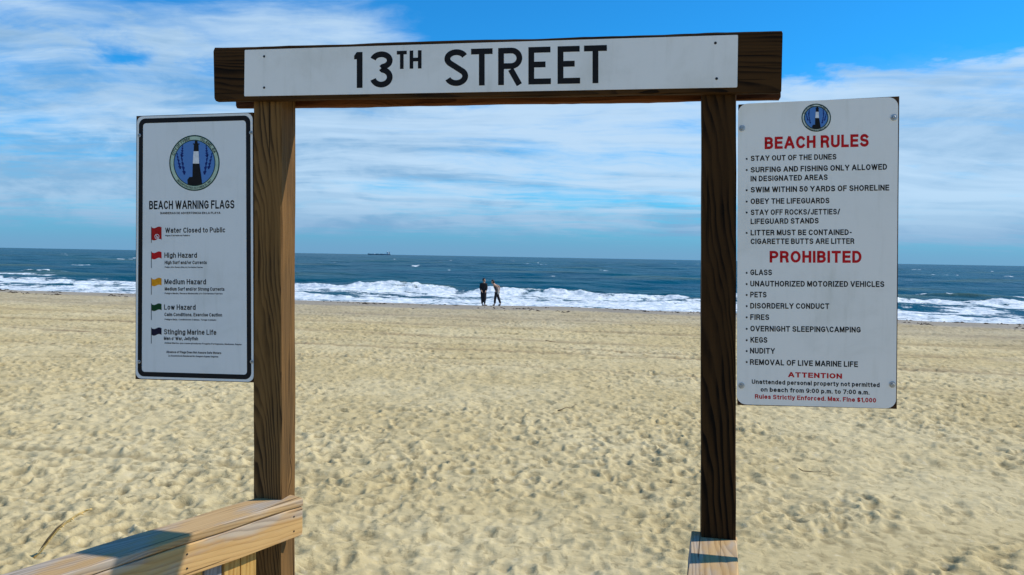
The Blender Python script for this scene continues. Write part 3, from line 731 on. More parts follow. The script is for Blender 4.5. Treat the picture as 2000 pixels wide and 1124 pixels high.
XH = 0.72
GLYPHS = {
    'A': (.64, [[(0, 0), (.29, 1)], [(.64, 0), (.35, 1)], [(.10, .30), (.54, .30)]]),
    'B': (.50, [[(0, 0), (0, 1), (.26, 1)] + arc(.26, .765, .21, .235, 80, -80, 6) + [(.26, .53), (0, .53)], [(.27, .53)] + arc(.27, .265, .23, .265, 80, -80, 6) + [(.26, 0), (0, 0)]]),
    'C': (.56, [arc(.30, .5, .30, .5, 42, 318, 12)]),
    'D': (.54, [[(0, 0), (0, 1), (.22, 1)] + arc(.22, .5, .32, .5, 80, -80, 9) + [(.22, 0), (0, 0)]]),
    'E': (.46, [[(.46, 1), (0, 1), (0, 0), (.46, 0)], [(0, .52), (.42, .52)]]),
    'F': (.44, [[(.44, 1), (0, 1), (0, 0)], [(0, .52), (.38, .52)]]),
    'G': (.58, [arc(.30, .5, .30, .5, 42, 318, 12) + [(.58, .18), (.58, .46), (.34, .46)]]),
    'H': (.52, [[(0, 0), (0, 1)], [(.52, 0), (.52, 1)], [(0, .53), (.52, .53)]]),
    'I': (.0, [[(0, 0), (0, 1)]]),
    'J': (.38, [[(.38, 1), (.38, .24)] + arc(.19, .24, .19, .24, -10, -175, 7)]),
    'K': (.54, [[(0, 0), (0, 1)], [(.50, 1), (0, .38)], [(.19, .60), (.54, 0)]]),
    'L': (.42, [[(0, 1), (0, 0), (.42, 0)]]),
    'M': (.66, [[(0, 0), (0, 1)], [(.03, 1), (.33, .06)], [(.63, 1), (.33, .06)], [(.66, 0), (.66, 1)]]),
    'N': (.54, [[(0, 0), (0, 1)], [(.02, .97), (.52, .03)], [(.54, 0), (.54, 1)]]),
    'O': (.62, [oval(.31, .5, .31, .5)]),
    'P': (.50, [[(0, 0), (0, 1), (.27, 1)] + arc(.27, .73, .23, .27, 80, -80, 7) + [(.27, .46), (0, .46)]]),
    'R': (.52, [[(0, 0), (0, 1), (.27, 1)] + arc(.27, .745, .23, .255, 80, -80, 7) + [(.27, .49), (0, .49)], [(.27, .49), (.42, .42), (.50, 0)]]),
    'S': (.52, [arc(.26, .745, .24, .255, 25, 225, 9) + arc(.26, .262, .26, .262, 50, -155, 10)]),
    'T': (.54, [[(0, 1), (.54, 1)], [(.27, 0), (.27, 1)]]),
    'U': (.52, [[(0, 1), (0, .27)] + arc(.26, .27, .26, .27, 190, 350, 8) + [(.52, .27), (.52, 1)]]),
    'V': (.60, [[(0, 1), (.28, 0)], [(.60, 1), (.32, 0)]]),
    'W': (.88, [[(0, 1), (.21, 0)], [(.43, 1), (.24, 0)], [(.45, 1), (.64, 0)], [(.88, 1), (.67, 0)]]),
    'X': (.58, [[(0, 0), (.58, 1)], [(0, 1), (.58, 0)]]),
    'Y': (.58, [[(0, 1), (.29, .44)], [(.58, 1), (.29, .44)], [(.29, .44), (.29, 0)]]),
    'Z': (.52, [[(0, 1), (.52, 1), (0, 0), (.52, 0)]]),
    'a': (.40, [arc(.2, XH * .72, .19, XH * .28, 160, 10, 6) + [(.40, XH * .7), (.40, 0)], oval(.19, XH * .29, .19, XH * .29)]),
    'b': (.42, [[(0, 0), (0, 1)], oval(.21, XH / 2, .21, XH / 2)]),
    'c': (.38, [arc(.2, XH / 2, .2, XH / 2, 45, 315, 9)]),
    'd': (.42, [[(.42, 0), (.42, 1)], oval(.21, XH / 2, .21, XH / 2)]),
    'e': (.42, [[(.0, XH * .52), (.42, XH * .52)] + arc(.21, XH / 2, .21, XH / 2, 5, 315, 11)]),
    'f': (.22, [[(.26, .98), (.16, 1), (.10, .88), (.10, 0)], [(-.03, XH), (.24, XH)]]),
    'g': (.42, [oval(.21, XH / 2, .21, XH / 2), [(.42, XH), (.42, -.08)] + arc(.21, -.08, .21, .18, -10, -165, 6)]),
    'h': (.40, [[(0, 0), (0, 1)], [(0, XH * .6)] + arc(.2, XH * .66, .2, XH * .34, 170, 0, 6) + [(.40, 0)]]),
    'i': (.0, [[(0, 0), (0, XH)], [(0, .95), (0, 1)]]),
    'j': (.10, [[(.10, XH), (.10, -.16), (-.02, -.25)], [(.10, .95), (.10, 1)]]),
    'k': (.38, [[(0, 0), (0, 1)], [(.35, XH), (0, .28)], [(.14, .42), (.38, 0)]]),
    'l': (.0, [[(0, 0), (0, 1)]]),
    'm': (.64, [[(0, 0), (0, XH)], [(0, XH * .6)] + arc(.16, XH * .72, .16, XH * .28, 170, 0, 5) + [(.32, 0)], [(.32, XH * .6)] + arc(.48, XH * .72, .16, XH * .28, 170, 0, 5) + [(.64, 0)]]),
    'n': (.40, [[(0, 0), (0, XH)], [(0, XH * .6)] + arc(.2, XH * .66, .2, XH * .34, 170, 0, 6) + [(.40, 0)]]),
    'o': (.42, [oval(.21, XH / 2, .21, XH / 2)]),
    'p': (.42, [[(0, XH), (0, -.26)], oval(.21, XH / 2, .21, XH / 2)]),
    'q': (.42, [[(.42, XH), (.42, -.26)], oval(.21, XH / 2, .21, XH / 2)]),
    'r': (.22, [[(0, 0), (0, XH)], [(0, XH * .55), (.08, XH * .88), (.22, XH)]]),
    's': (.36, [arc(.18, XH * .745, .165, XH * .255, 25, 225, 6) + arc(.18, XH * .262, .18, XH * .262, 50, -155, 7)]),
    't': (.22, [[(.10, .93), (.10, .12), (.16, 0), (.24, .01)], [(-.03, XH), (.24, XH)]]),
    'u': (.40, [[(0, XH), (0, XH * .34)] + arc(.2, XH * .34, .2, XH * .34, 190, 350, 6) + [(.40, XH * .4)], [(.40, XH), (.40, 0)]]),
    'v': (.40, [[(0, XH), (.18, 0)], [(.40, XH), (.22, 0)]]),
    'w': (.62, [[(0, XH), (.15, 0)], [(.30, XH), (.17, 0)], [(.32, XH), (.45, 0)], [(.62, XH), (.47, 0)]]),
    'x': (.38, [[(0, 0), (.38, XH)], [(0, XH), (.38, 0)]]),
    'y': (.40, [[(0, XH), (.20, 0)], [(.40, XH), (.16, -.18), (.02, -.24)]]),
    'z': (.36, [[(0, XH), (.36, XH), (0, 0), (.36, 0)]]),
    '0': (.44, [oval(.22, .5, .22, .5)]), '1': (.20, [[(0, .80), (.20, 1)], [(.20, 1), (.20, 0)]]),
    '5': (.46, [[(.42, 1), (.06, 1), (.03, .54)] + arc(.21, .33, .25, .33, 110, -155, 10)]),
    '7': (.46, [[(0, 1), (.46, 1), (.16, 0)]]), '8': (.46, [oval(.23, .765, .20, .235), oval(.23, .265, .23, .265)]),
    '9': (.46, [oval(.23, .67, .23, .33), [(.46, .67)] + arc(.20, .45, .26, .45, 10, -115, 7)]),
    '$': (.46, [arc(.23, .74, .22, .22, 25, 225, 8) + arc(.23, .28, .23, .24, 50, -155, 8), [(.23, -.04), (.23, 1.04)]]),
    "'": (.0, [[(0, .80), (0, 1)]]), ',': (.0, [[(0, .03), (-.03, -.12)]]), '.': (.0, [[(0, .0), (0, .02)]]), ':': (.0, [[(0, .0), (0, .03)], [(0, .58), (0, .61)]]),
    '-': (.24, [[(.04, .42), (.22, .42)]]), '/': (.30, [[(0, -.02), (.30, 1.02)]]), '\\': (.30, [[(.30, -.02), (0, 1.02)]]),
}
def text_mesh(body, weight, track=0.13):
    V, F, x = [], [], 0.0
    h = weight / 2
    for chx in body:
        if chx == ' ':
            x += 0.30; continue
        wd, strokes = GLYPHS[chx]
        for si, st in enumerate(strokes):
            pts = [(x + h + a, h + b_ * (1 - weight)) for a, b_ in st]
            for q in stroke(pts, weight, h):
                o = len(V); V += [(a, b_, si) for a, b_ in q]; F.append((o, o + 1, o + 2, o + 3))
        x += wd + weight + track
    return V, F
def lay(name, W, F, origin, mat, parent):
    Mx = frame(origin, DV, Vector((0, 0, 1))); Mi = Mx.inverted()
    return add(name, mesh(name, [Mi @ p for p in W], F), mat, parent, Mx)

def write(body, x0, y0, x1, y1, h, mat, parent, back, bold=0.0, h1=None):
    V, F = text_mesh(body, bold)
    lo, hi = min(v[0] for v in V), max(v[0] for v in V)
    h1 = h1 or h
    W = []
    for c in V:
        t = (c[0] - lo) / (hi - lo); v = c[1]
        W.append(ON(x0 + (x1 - x0) * t, y0 + (y1 - y0) * t - v * (h + (h1 - h) * t), back - c[2] * 0.00005))
    return lay('lettering', W, F, ON(x0, y0, back), mat, parent)

def arc_text(body, cx, cy, rx, ry, a0, a1, h, mat, parent, back, bold, inside=False):
    """lettering bent round a circle; angles in degrees clockwise from the top"""
    V, F = text_mesh(body, bold, 0.18)
    lo, hi = min(v[0] for v in V), max(v[0] for v in V)
    W = []
    for c in V:
        t = (c[0] - lo) / (hi - lo); v = c[1]
        a = rad(a0 + (a1 - a0) * t); k = v * h * (-1 if inside else 1)
        W.append(ON(cx + math.sin(a) * (rx + k), cy - math.cos(a) * (ry + k * ry / rx), back - c[2] * 0.00005))
    return lay('lettering', W, F, ON(cx, cy, back), mat, parent)

def rounded(quad, r, back, seg=6):
    """outline of a sheet with rounded corners; quad in photograph coordinates, r in metres"""
    Q = [ON(*q, back) for q in quad]; out = []
    for k in range(4):
        a, b_, c = Q[k - 1], Q[k], Q[(k + 1) % 4]
        u = (a - b_).normalized(); v = (c - b_).normalized(); cen = b_ + (u + v) * r
        for i in range(seg + 1):
            t = math.pi / 2 * i / seg
            out.append(cen - v * r * math.cos(t) - u * r * math.sin(t))
    return out

def inset(quad, m, back):
    Q = [ON(*q, back) for q in quad]; out = []
    for k in range(4):
        a, b_, c = Q[k - 1], Q[k], Q[(k + 1) % 4]
        out.append(b_ + (a - b_).normalized() * m + (c - b_).normalized() * m)
    return out

def rounded_pts(Q, r, seg=6):
    out = []
    for k in range(4):
        a, b_, c = Q[k - 1], Q[k], Q[(k + 1) % 4]
        u = (a - b_).normalized(); v = (c - b_).normalized(); cen = b_ + (u + v) * r
        for i in range(seg + 1):
            t = math.pi / 2 * i / seg
            out.append(cen - v * r * math.cos(t) - u * r * math.sin(t))
    return out

def slab(name, outline, th, mat, parent):
    n = len(outline)
    V = list(outline) + [p + NV * th for p in outline]
    F = [tuple(range(n)), tuple(range(2 * n - 1, n - 1, -1))] + [(i, i + n, (i + 1) % n + n, (i + 1) % n) for i in range(n)]
    Mx = frame(sum(outline, Vector()) / n, DV, Vector((0, 0, 1))); Mi = Mx.inverted()
    me = mesh(name, [Mi @ v for v in V], F)
    bm = bmesh.new(); bm.from_mesh(me); bmesh.ops.recalc_face_normals(bm, faces=bm.faces); bm.to_mesh(me); bm.free()
    return add(name, me, mat, parent, Mx)

def band(name, outer, inner_, mat, parent):
    n = len(outer)
    V = list(outer) + list(inner_)
    F = [(i, (i + 1) % n, (i + 1) % n + n, i + n) for i in range(n)]
    Mx = frame(sum(outer, Vector()) / n, DV, Vector((0, 0, 1))); Mi = Mx.inverted()
    return add(name, mesh(name, [Mi @ v for v in V], F), mat, parent, Mx)

def bolt(parent, px, py, r, back, name='bolt', mat=None, hexh=True):
    c = ON(px, py, back)
    Mx = frame(c, DV, Vector((0, 0, 1)))
    parts = []
    def lathe(prof, seg, rot=0):
        V, F = [], []
        for (q, z) in prof:
            for k in range(seg):
                a = 2 * math.pi * k / seg + rot; V.append(Vector((q * math.cos(a), q * math.sin(a), z)))
        for i in range(len(prof) - 1):
            for k in range(seg):
                a = i * seg + k; b_ = i * seg + (k + 1) % seg; F.append((a, b_, b_ + seg, a + seg))
        F.append(tuple(len(V) - seg + k for k in range(seg)))
        return V, F
    if hexh:
        parts.append(lathe([(r, 0.0), (r, 0.0018), (r * 0.93, 0.0024)], 20))
        parts.append(lathe([(r * 0.55, 0.002), (r * 0.55, 0.008), (r * 0.45, 0.0095)], 6, 0.3))
    else:
        parts.append(lathe([(r, 0.0), (r * 0.85, 0.0015), (r * 0.4, 0.0026)], 12))
    V, F = joined(parts)
    o = add(name, mesh(name, V, F), mat or M_STEEL, parent, Mx)
    return o

def ell(cx, cy, rx, ry, n=40):
    return [(cx + rx * math.sin(2 * math.pi * k / n), cy - ry * math.cos(2 * math.pi * k / n)) for k in range(n)]

def ringband(name, cx, cy, r1, r2, ratio, mat, parent, back, n=48):
    a = [ON(x, y, back) for x, y in ell(cx, cy, r1, r1 * ratio, n)]; b_ = [ON(x, y, back) for x, y in ell(cx, cy, r2, r2 * ratio, n)]
    return band(name, a, b_, mat, parent)

def emblem(parent, cx, cy, rx, ry, back, ringmat, small=False):
    k = ry / rx; U = rx
    def p(x, y): return (cx + x * rx, cy - y * ry)
    s = 0.0004
    ringband('emblem_ring', cx, cy, U * 0.995, U * 0.80, k, ringmat, parent, back - s)
    flat('emblem_disc', [ell(cx, cy, U * 0.815, U * 0.815 * k)], M_DISC, parent, back - s * 2)
    ringband('emblem_outline', cx, cy, U * 1.0, U * (0.955 if not small else 0.93), k, M_LINE, parent, back - s * 2)
    ringband('emblem_outline', cx, cy, U * 0.83, U * (0.80 if not small else 0.77), k, M_LINE, parent, back - s * 3)
    # frond silhouettes either side
    for sgn in (-1, 1):
        for (bx, by, ln, an) in ((0.40, -0.42, 0.75, 68), (0.56, -0.22, 0.62, 60), (0.50, 0.20, 0.40, 100)):
            up, dn_ = [], []
            for i in range(10):
                t = i / 9; x = bx + math.cos(rad(an)) * ln * t * 0.45; y = by + math.sin(rad(an)) * ln * t
                q = math.hypot(x, y)
                if q > 0.76: x *= 0.76 / q; y *= 0.76 / q
                w_ = (0.075 if i % 2 else 0.02) * (1 - 0.6 * t)
                up.append(p(sgn * (x + w_), y + (0.05 if i % 2 else 0))); dn_.append(p(sgn * (x - w_), y + (0.03 if i % 2 else 0)))
            flat('emblem_frond', [up + dn_[::-1]], M_FROND, parent, back - s * 3)
    flat('emblem_lighthouse', [[p(-0.07, -0.02), p(0.20, -0.02), p(0.31, -0.76), p(0.05, -0.80), p(-0.15, -0.79), p(-0.27, -0.77), p(-0.28, -0.60), p(-0.20, -0.50), p(-0.08, -0.50)]], M_BLACK, parent, back - s * 4)
    flat('emblem_lantern', [[p(-0.03, 0.42), p(0.17, 0.42), p(0.16, 0.66), p(0.20, 0.66), p(0.20, 0.70), p(0.13, 0.70), p(0.12, 0.80), p(0.02, 0.80), p(0.01, 0.70), p(-0.06, 0.70), p(-0.06, 0.66), p(-0.02, 0.66)]], M_BLACK, parent, back - s * 4)
    flat('emblem_tower_band', [[p(-0.065, -0.02), p(0.19, -0.02), p(0.165, 0.42), p(-0.035, 0.42)]], M_PRINTW, parent, back - s * 5)
    arc_text('CITY OF TYBEE', cx, cy, U * 0.845, U * 0.845 * k, -72, -12, U * 0.095, M_BLACK, parent, back - s * 5, 0.16)
    arc_text('ISLAND, GA', cx, cy, U * 0.845, U * 0.845 * k, 16, 66, U * 0.095, M_BLACK, parent, back - s * 5, 0.16)
    arc_text('INCORPORATED OCTOBER 15, 1887', cx, cy, U * 0.93, U * 0.93 * k, 228, 132, U * 0.07, M_BLACK, parent, back - s * 5, 0.16, inside=True)

# ---- street name board
FB = -0.046                    # face of the name board, just proud of the front crossbeam
quad = [(478, 98), (1441.5, 68.5), (1440, 171), (477, 188.5)]
c0 = ON(960, 180, FB)
name_sign = thing('street_name_sign', ON(960, 188, FB), 'long white board reading 13TH STREET in black, screwed along the top crossbeam', 'street sign')
slab('sign_panel', rounded(quad, 0.004, FB, 2), 0.003, M_WHITE, name_sign)
for (x, y) in ((515.8, 110.6), (515.8, 171.5), (1397.3, 84.4), (1399.6, 154.0)):
    bolt(name_sign, x, y, 0.0058, FB - 0.0003, 'screw', M_DARKMETAL, False)
def glyph(ch, asp, w):
    h = w / 2; W = asp
    if ch == '1': return stroke([(W - h, 0), (W - h, 1)], w) + [[(W - w, 1.0), (W - w, 0.80), (0, 0.80), (0, 0.90)], [(W - w, 1.0), (0, 0.90), (W * 0.30, 0.93), (W - w, 1.0)]][:1]
    if ch == 'T': return stroke([(W / 2, 0), (W / 2, 1 - w)], w) + stroke([(0, 1 - h), (W, 1 - h)], w)
    if ch == 'H': return stroke([(h, 0), (h, 1)], w) + stroke([(W - h, 0), (W - h, 1)], w) + stroke([(w, 0.5), (W - w, 0.5)], w)
    if ch == 'E': return stroke([(h, 0), (h, 1)], w) + [q for y, e in ((h, 1.0), (0.53, 0.76), (1 - h, 0.98)) for q in stroke([(w, y), (W * e, y)], w)]
    if ch == 'R':
        b = arc(W - h - 0.215, 0.715, 0.215, 0.285 - h, 90, -90, 16)
        return stroke([(h, 0), (h, 1)], w) + stroke([(w, 1 - h)] + b + [(w, 0.43 + h)], w) + stroke([(W * 0.52, 0.42), (W - h * 1.0, 0)], w * 1.02)
    if ch == '3':
        top = arc(W / 2, 0.745, W / 2 - h, 0.255 - h, 165, -78, 18); bot = arc(W / 2, 0.285, W / 2 - h, 0.285 - h, 80, -165, 20)
        return stroke(top + [(W * 0.50, 0.535)], w) + stroke([(W * 0.50, 0.535)] + bot, w)
    if ch == 'S':
        top = arc(W / 2, 0.745, W / 2 - h, 0.255 - h, 22, 222, 18); bot = arc(W / 2, 0.265, W / 2 - h, 0.265 - h, 52, -160, 20)
        return stroke(top + bot, w)
    return []
def yb(x): return 172.2 - 0.0200 * (x - 703)
def yt(x): return 102.0 - 0.0285 * (x - 703)
specs = [('1', 691.6, 708, 0, 1, 0.160), ('3', 722.5, 766.8, 0, 1, 0.160), ('T', 775, 794.5, 0.50, 1.0, 0.20), ('H', 800, 823.3, 0.50, 1.0, 0.20),
         ('S', 868, 914.3, 0, 1, 0.160), ('T', 920, 962, 0, 1, 0.155), ('R', 973, 1020, 0, 1, 0.155), ('E', 1032, 1076, 0, 1, 0.155),
         ('E', 1089, 1133, 0, 1, 0.155), ('T', 1140.6, 1185.3, 0, 1, 0.155)]
for ch, xa, xb, va, vb_, w_ in specs:
    H = (yb(xa) - yt(xa)) * (vb_ - va); asp = (xb - xa) / H
    polys = [[(xa + q[0] * H, (yb(xa + q[0] * H) + (yt(xa + q[0] * H) - yb(xa + q[0] * H)) * (va + (vb_ - va) * q[1]))) for q in poly] for poly in glyph(ch, asp, w_)]
    flat('letter', polys, M_BLACK, name_sign, FB - 0.0006)

# ---- warning flags sign
FL = -0.004
quad = [(267.5, 228), (493, 221), (495, 746.5), (265, 739.5)]
warn = thing('warning_sign', ON(380, 743, FL), 'white sign reading BEACH WARNING FLAGS with coloured flags, fixed left of the left post', 'sign')
slab('backing_board', inset([(266.5, 227), (494, 220), (495.5, 747.5), (264.5, 741)], 0.0, FL + 0.0035), 0.018, M_BACK, warn)
slab('sign_panel', rounded(quad, 0.030, FL), 0.003, M_WHITE2, warn)
o1 = rounded_pts(inset(quad, 0.011, FL - 0.0005), 0.034, 8); o2 = rounded_pts(inset(quad, 0.034, FL - 0.0005), 0.016, 8)
band('printed_border', o1, o2, M_BLACK, warn)
for (x, y) in ((272.5, 265), (490, 259.5), (272, 707), (491.5, 707)):
    bolt(warn, x, y, 0.0085, FL - 0.001, 'bolt', M_STEEL)
emblem(warn, 379.7, 318.8, 49.2, 54.6, FL, M_RING)
fb = FL - 0.0006
L_ = lambda *a, **k: write(*a, **k)
W1 = [("BEACH WARNING FLAGS", 291.3, 409.4, 457.6, 407.8, 16.6, 0.185), ("BANDERAS DE ADVERTENCIA EN LA PLAYA", 313.2, 418.9, 430.5, 418.4, 4.3, 0.20),
      ("Water Closed to Public", 322.6, 455.4, 439.7, 454.5, 10.2, 0.165), ("Agua Cerrada al Publico", 322.6, 462, 371, 461.8, 3.0, 0.19),
      ("High Hazard", 321.1, 504.1, 384.6, 504, 10.3, 0.165), ("High Surf and/or Currents", 321.7, 516.5, 403.7, 516.5, 6.8, 0.19), ("Peligro Alto, Resaca Alta y/o Corrientes Fuertes", 321.7, 523.7, 395.8, 524, 2.9, 0.19),
      ("Medium Hazard", 321.1, 555.8, 402.1, 556, 10.3, 0.165), ("Medium Surf and/or Strong Currents", 321.7, 568, 438.4, 568.6, 6.8, 0.19), ("Peligro Medio, Resaca Moderada y/o Corrientes Fuertes", 321.7, 575, 434.5, 575.6, 3.1, 0.19),
      ("Low Hazard", 320.5, 605.4, 381.9, 605.8, 10.3, 0.165), ("Calm Conditions, Exercise Caution", 321.1, 618, 433.6, 619, 6.8, 0.19), ("Peligro Bajo, Condiciones Calmas, Tenga Cuidado", 321.7, 625.8, 422.4, 627, 3.1, 0.19),
      ("Stinging Marine Life", 320.2, 653.5, 422.4, 654.8, 10.3, 0.165), ("Man o' War, Jellyfish", 320.2, 664.7, 386.7, 665.4, 6.8, 0.19), ("Animal Marino que causa picaduras Fragata Portuguesa, Medusas, Rayas", 321.1, 671.7, 471.7, 674.8, 3.1, 0.19),
      ("Absence of Flags Does Not Assure Safe Waters", 324.7, 690, 432, 692.2, 4.6, 0.19), ("La Ausencia de Banderas No Asegura Aguas Seguras", 328.6, 696.8, 426.3, 698.9, 3.5, 0.19)]
for s_, x0, y0, x1, y1, h_, bd in W1: write(s_, x0, y0, x1, y1, h_, M_BLACK, warn, fb, bd)
def wavy(x0, x1, y0, y1, a=1.6):
    n = 10; top = [(x0 + (x1 - x0) * i / n, y0 + a * math.sin(i / n * 6.28)) for i in range(n + 1)]
    bot = [(x0 + (x1 - x0) * i / n, y1 + a * math.sin(i / n * 6.28)) for i in range(n + 1)]
    return [[top[i], top[i + 1], bot[i + 1], bot[i]] for i in range(n)]
for (ya, yb_, yc, m_) in ((444.5, 468.5, 475, M_DRED), (493, 505.5, 524, M_RED), (544.5, 558, 576, M_YEL), (594.5, 606.5, 625.5, M_GRN), (641.5, 654.5, 671.5, M_NAVY)):
    flat('flag_print', wavy(296, 315.5, ya, yb_), m_, warn, fb)
    flat('flag_pole_print', [[(294.9, ya - 1.5), (296.1, ya - 1.5), (296.1, yc), (294.9, yc)]], M_POLE, warn, fb - 0.0002)
ringband('swim_ban_symbol', 306.5, 462.5, 4.6, 3.6, 1.1, M_PRINTW, warn, fb - 0.0004, 20)
flat('swim_ban_symbol', [[(303.2, 459.3), (304, 458.5), (310, 465.8), (309.2, 466.6)], [(304, 464.5), (306.5, 461.8), (309.2, 463), (306.8, 464.4)]], M_PRINTW, warn, fb - 0.0005)

# ---- rules sign
FR = -0.004
quad = [(1441.5, 203.5), (1754.5, 189.5), (1750, 798.5), (1439, 790)]
rules = thing('rules_sign', ON(1595, 794, FR), 'large white sign headed BEACH RULES in red, bolted right of the right post', 'sign')
slab('backing_board', inset([(1442.5, 204.5), (1756.5, 188.5), (1751.5, 799), (1440.5, 791.5)], 0.0, FR + 0.0035), 0.018, M_BACK, rules)
slab('sign_panel', rounded(quad, 0.038, FR), 0.003, M_WHITE, rules)
for (x, y) in ((1449, 251), (1745.8, 230), (1448, 753.5), (1743, 751.5)):
    bolt(rules, x, y, 0.0125, FR - 0.0003)
emblem(rules, 1594.2, 230.3, 28.8, 27.4, FR, M_RINGW, True)
fr_ = FR - 0.0006
W2 = [("BEACH RULES", 1493.5, 291.9, 1696.8, 286.8, 23.6, 'R', 0.215, 25.0), ("STAY OUT OF THE DUNES", 1466.1, 315, 1633.6, 311.9, 10.4, 'B', 0.195, 10.9),
      ("SURFING AND FISHING ONLY ALLOWED", 1466.1, 337.5, 1732.4, 331.8, 10.6, 'B', 0.195, 11.4), ("IN DESIGNATED AREAS", 1466.1, 354.9, 1616.5, 352, 10.8, 'B', 0.195, 11.0),
      ("SWIM WITHIN 50 YARDS OF SHORELINE", 1466.1, 376.5, 1736.7, 372.5, 10.8, 'B', 0.195, 11.4), ("OBEY THE LIFEGUARDS", 1466.1, 399, 1619.9, 397.6, 10.8, 'B', 0.195, 11.0),
      ("STAY OFF ROCKS/JETTIES/", 1466.1, 420.7, 1641, 419.2, 10.8, 'B', 0.195, 11.0), ("LIFEGUARD STANDS", 1466.1, 438.3, 1598.9, 436.9, 10.8, 'B', 0.195, 11.0),
      ("LITTER MUST BE CONTAINED-", 1466.1, 460.3, 1663.5, 459.4, 10.8, 'B', 0.195, 11.0), ("CIGARETTE BUTTS ARE LITTER", 1466.1, 477.3, 1668.6, 476.8, 10.8, 'B', 0.195, 11.0),
      ("PROHIBITED", 1503.2, 513.3, 1682.6, 513.9, 22.8, 'R', 0.215, 23.6), ("GLASS", 1465.4, 537.8, 1507.7, 538, 11, 'B', 0.195, 11),
      ("UNAUTHORIZED MOTORIZED VEHICLES", 1465.4, 559.9, 1727, 561.1, 11, 'B', 0.195, 11.3), ("PETS", 1465.4, 581.3, 1497.1, 581.4, 11, 'B', 0.195, 11),
      ("DISORDERLY CONDUCT", 1465.4, 603.1, 1619.7, 604, 11, 'B', 0.195, 11), ("FIRES", 1465.4, 625.2, 1502.3, 625.5, 11, 'B', 0.195, 11),
      ("OVERNIGHT SLEEPING\\CAMPING", 1465.4, 647.6, 1681, 650, 11, 'B', 0.195, 11), ("KEGS", 1465.4, 669.7, 1498.7, 670, 11, 'B', 0.195, 11),
      ("NUDITY", 1464.8, 690.8, 1513.8, 691.5, 11, 'B', 0.195, 11), ("REMOVAL OF LIVE MARINE LIFE", 1464.8, 712.9, 1675.6, 717.5, 11, 'B', 0.195, 11),
      ("ATTENTION", 1538.9, 737.1, 1644.8, 740.2, 10, 'R', 0.215, 10), ("Unattended personal property not permitted", 1468.4, 750.1, 1718, 756.8, 8.6, 'B', 0.185, 8.8),
      ("on beach from 9:00 p.m. to 7:00 a.m.", 1485.6, 765.3, 1698.3, 771.3, 8.6, 'B', 0.185, 8.8), ("Rules Strictly Enforced. Max. Fine $1,000", 1474.5, 778.9, 1711, 786.8, 8.6, 'D', 0.195, 8.8)]
for s_, x0, y0, x1, y1, h_, mk, bd, h2 in W2:
    write(s_, x0, y0, x1, y1, h_, {'R': M_RED, 'B': M_BLACK, 'D': M_RED}[mk], rules, fr_, bd, h2)
dots = [ell(1458.4, y, 1.9, 2.0, 10) for y in (310.8, 332.5, 372, 394.3, 415.6, 455.5, 533.4, 555.4, 576.6, 598.4, 620.3, 642.8, 665.0, 686.2, 707.6)]
for d in dots: flat('bullet_dot', [d], M_BLACK, rules, fr_)

# ------------------------------------------------------------------ people by the water
M_SKIN = plain('skin', (0.50, 0.30, 0.20), 0.55, vary=0.05)
M_HAIR = plain('dark_hair', (0.02, 0.014, 0.012), 0.6, scale=200)
M_CLOTH = plain('black_cloth', (0.012, 0.012, 0.015), 0.85)
M_CLOTH2 = plain('black_trousers_cloth', (0.014, 0.013, 0.018), 0.85)
M_TOP = plain('dark_grey_top_cloth', (0.05, 0.045, 0.055), 0.8)
M_WRAP = plain('pale_cloth', (0.55, 0.52, 0.45), 0.8)
M_SHOE = plain('dark_shoe', (0.012, 0.010, 0.012), 0.7)

def skin(name, nodes, edges, mat, parent, M, root=0, sub=2):
    me = bpy.data.meshes.new(name); me.from_pydata([n[:3] for n in nodes], edges, [])
    ob = bpy.data.objects.new('tmp_skin', me); COL.objects.link(ob)
    md = ob.modifiers.new('s', 'SKIN'); md.use_smooth_shade = True
    for i, n in enumerate(nodes):
        sv = me.skin_vertices[0].data[i]
        rx = n[3]; ry = n[4] if len(n) > 4 else n[3]
        sv.radius = (rx, ry); sv.use_root = (i == root)
    s = ob.modifiers.new('u', 'SUBSURF'); s.levels = sub; s.render_levels = sub
    dg = bpy.context.evaluated_depsgraph_get()
    out = bpy.data.meshes.new_from_object(ob.evaluated_get(dg))
    bpy.data.objects.remove(ob); bpy.data.meshes.remove(me); out.name = name
    return add(name, out, mat, parent, M)

def hand(nodes, edges, wrist, d, side, k=1.0):
    """palm, four unequal curled fingers and a thumb, grown from the wrist vertex"""
    w0 = Vector(nodes[wrist][:3]); d = Vector(d).normalized(); s = Vector(side).normalized(); n = d.cross(s)
    pi = len(nodes); pm = w0 + d * 0.055 * k; nodes.append((*pm, 0.024 * k, 0.036 * k)); edges.append((wrist, pi))
    for j, (o, L) in enumerate(((-0.030, 0.070), (-0.010, 0.080), (0.010, 0.076), (0.030, 0.060))):
        a = pm + d * 0.035 * k + s * o * k; b = a + (d * 0.8 + n * 0.35) * L * 0.5 * k; c = b + (d * 0.5 + n * 0.8) * L * 0.5 * k
        q = len(nodes); nodes += [(*a, 0.010 * k), (*b, 0.009 * k), (*c, 0.008 * k)]; edges += [(pi, q), (q, q + 1), (q + 1, q + 2)]
    a = pm - s * 0.040 * k + d * 0.0; b = a + (d * 0.6 - s * 0.5 + n * 0.3) * 0.045 * k
    q = len(nodes); nodes += [(*a, 0.011 * k), (*b, 0.009 * k)]; edges += [(pi, q), (q, q + 1)]

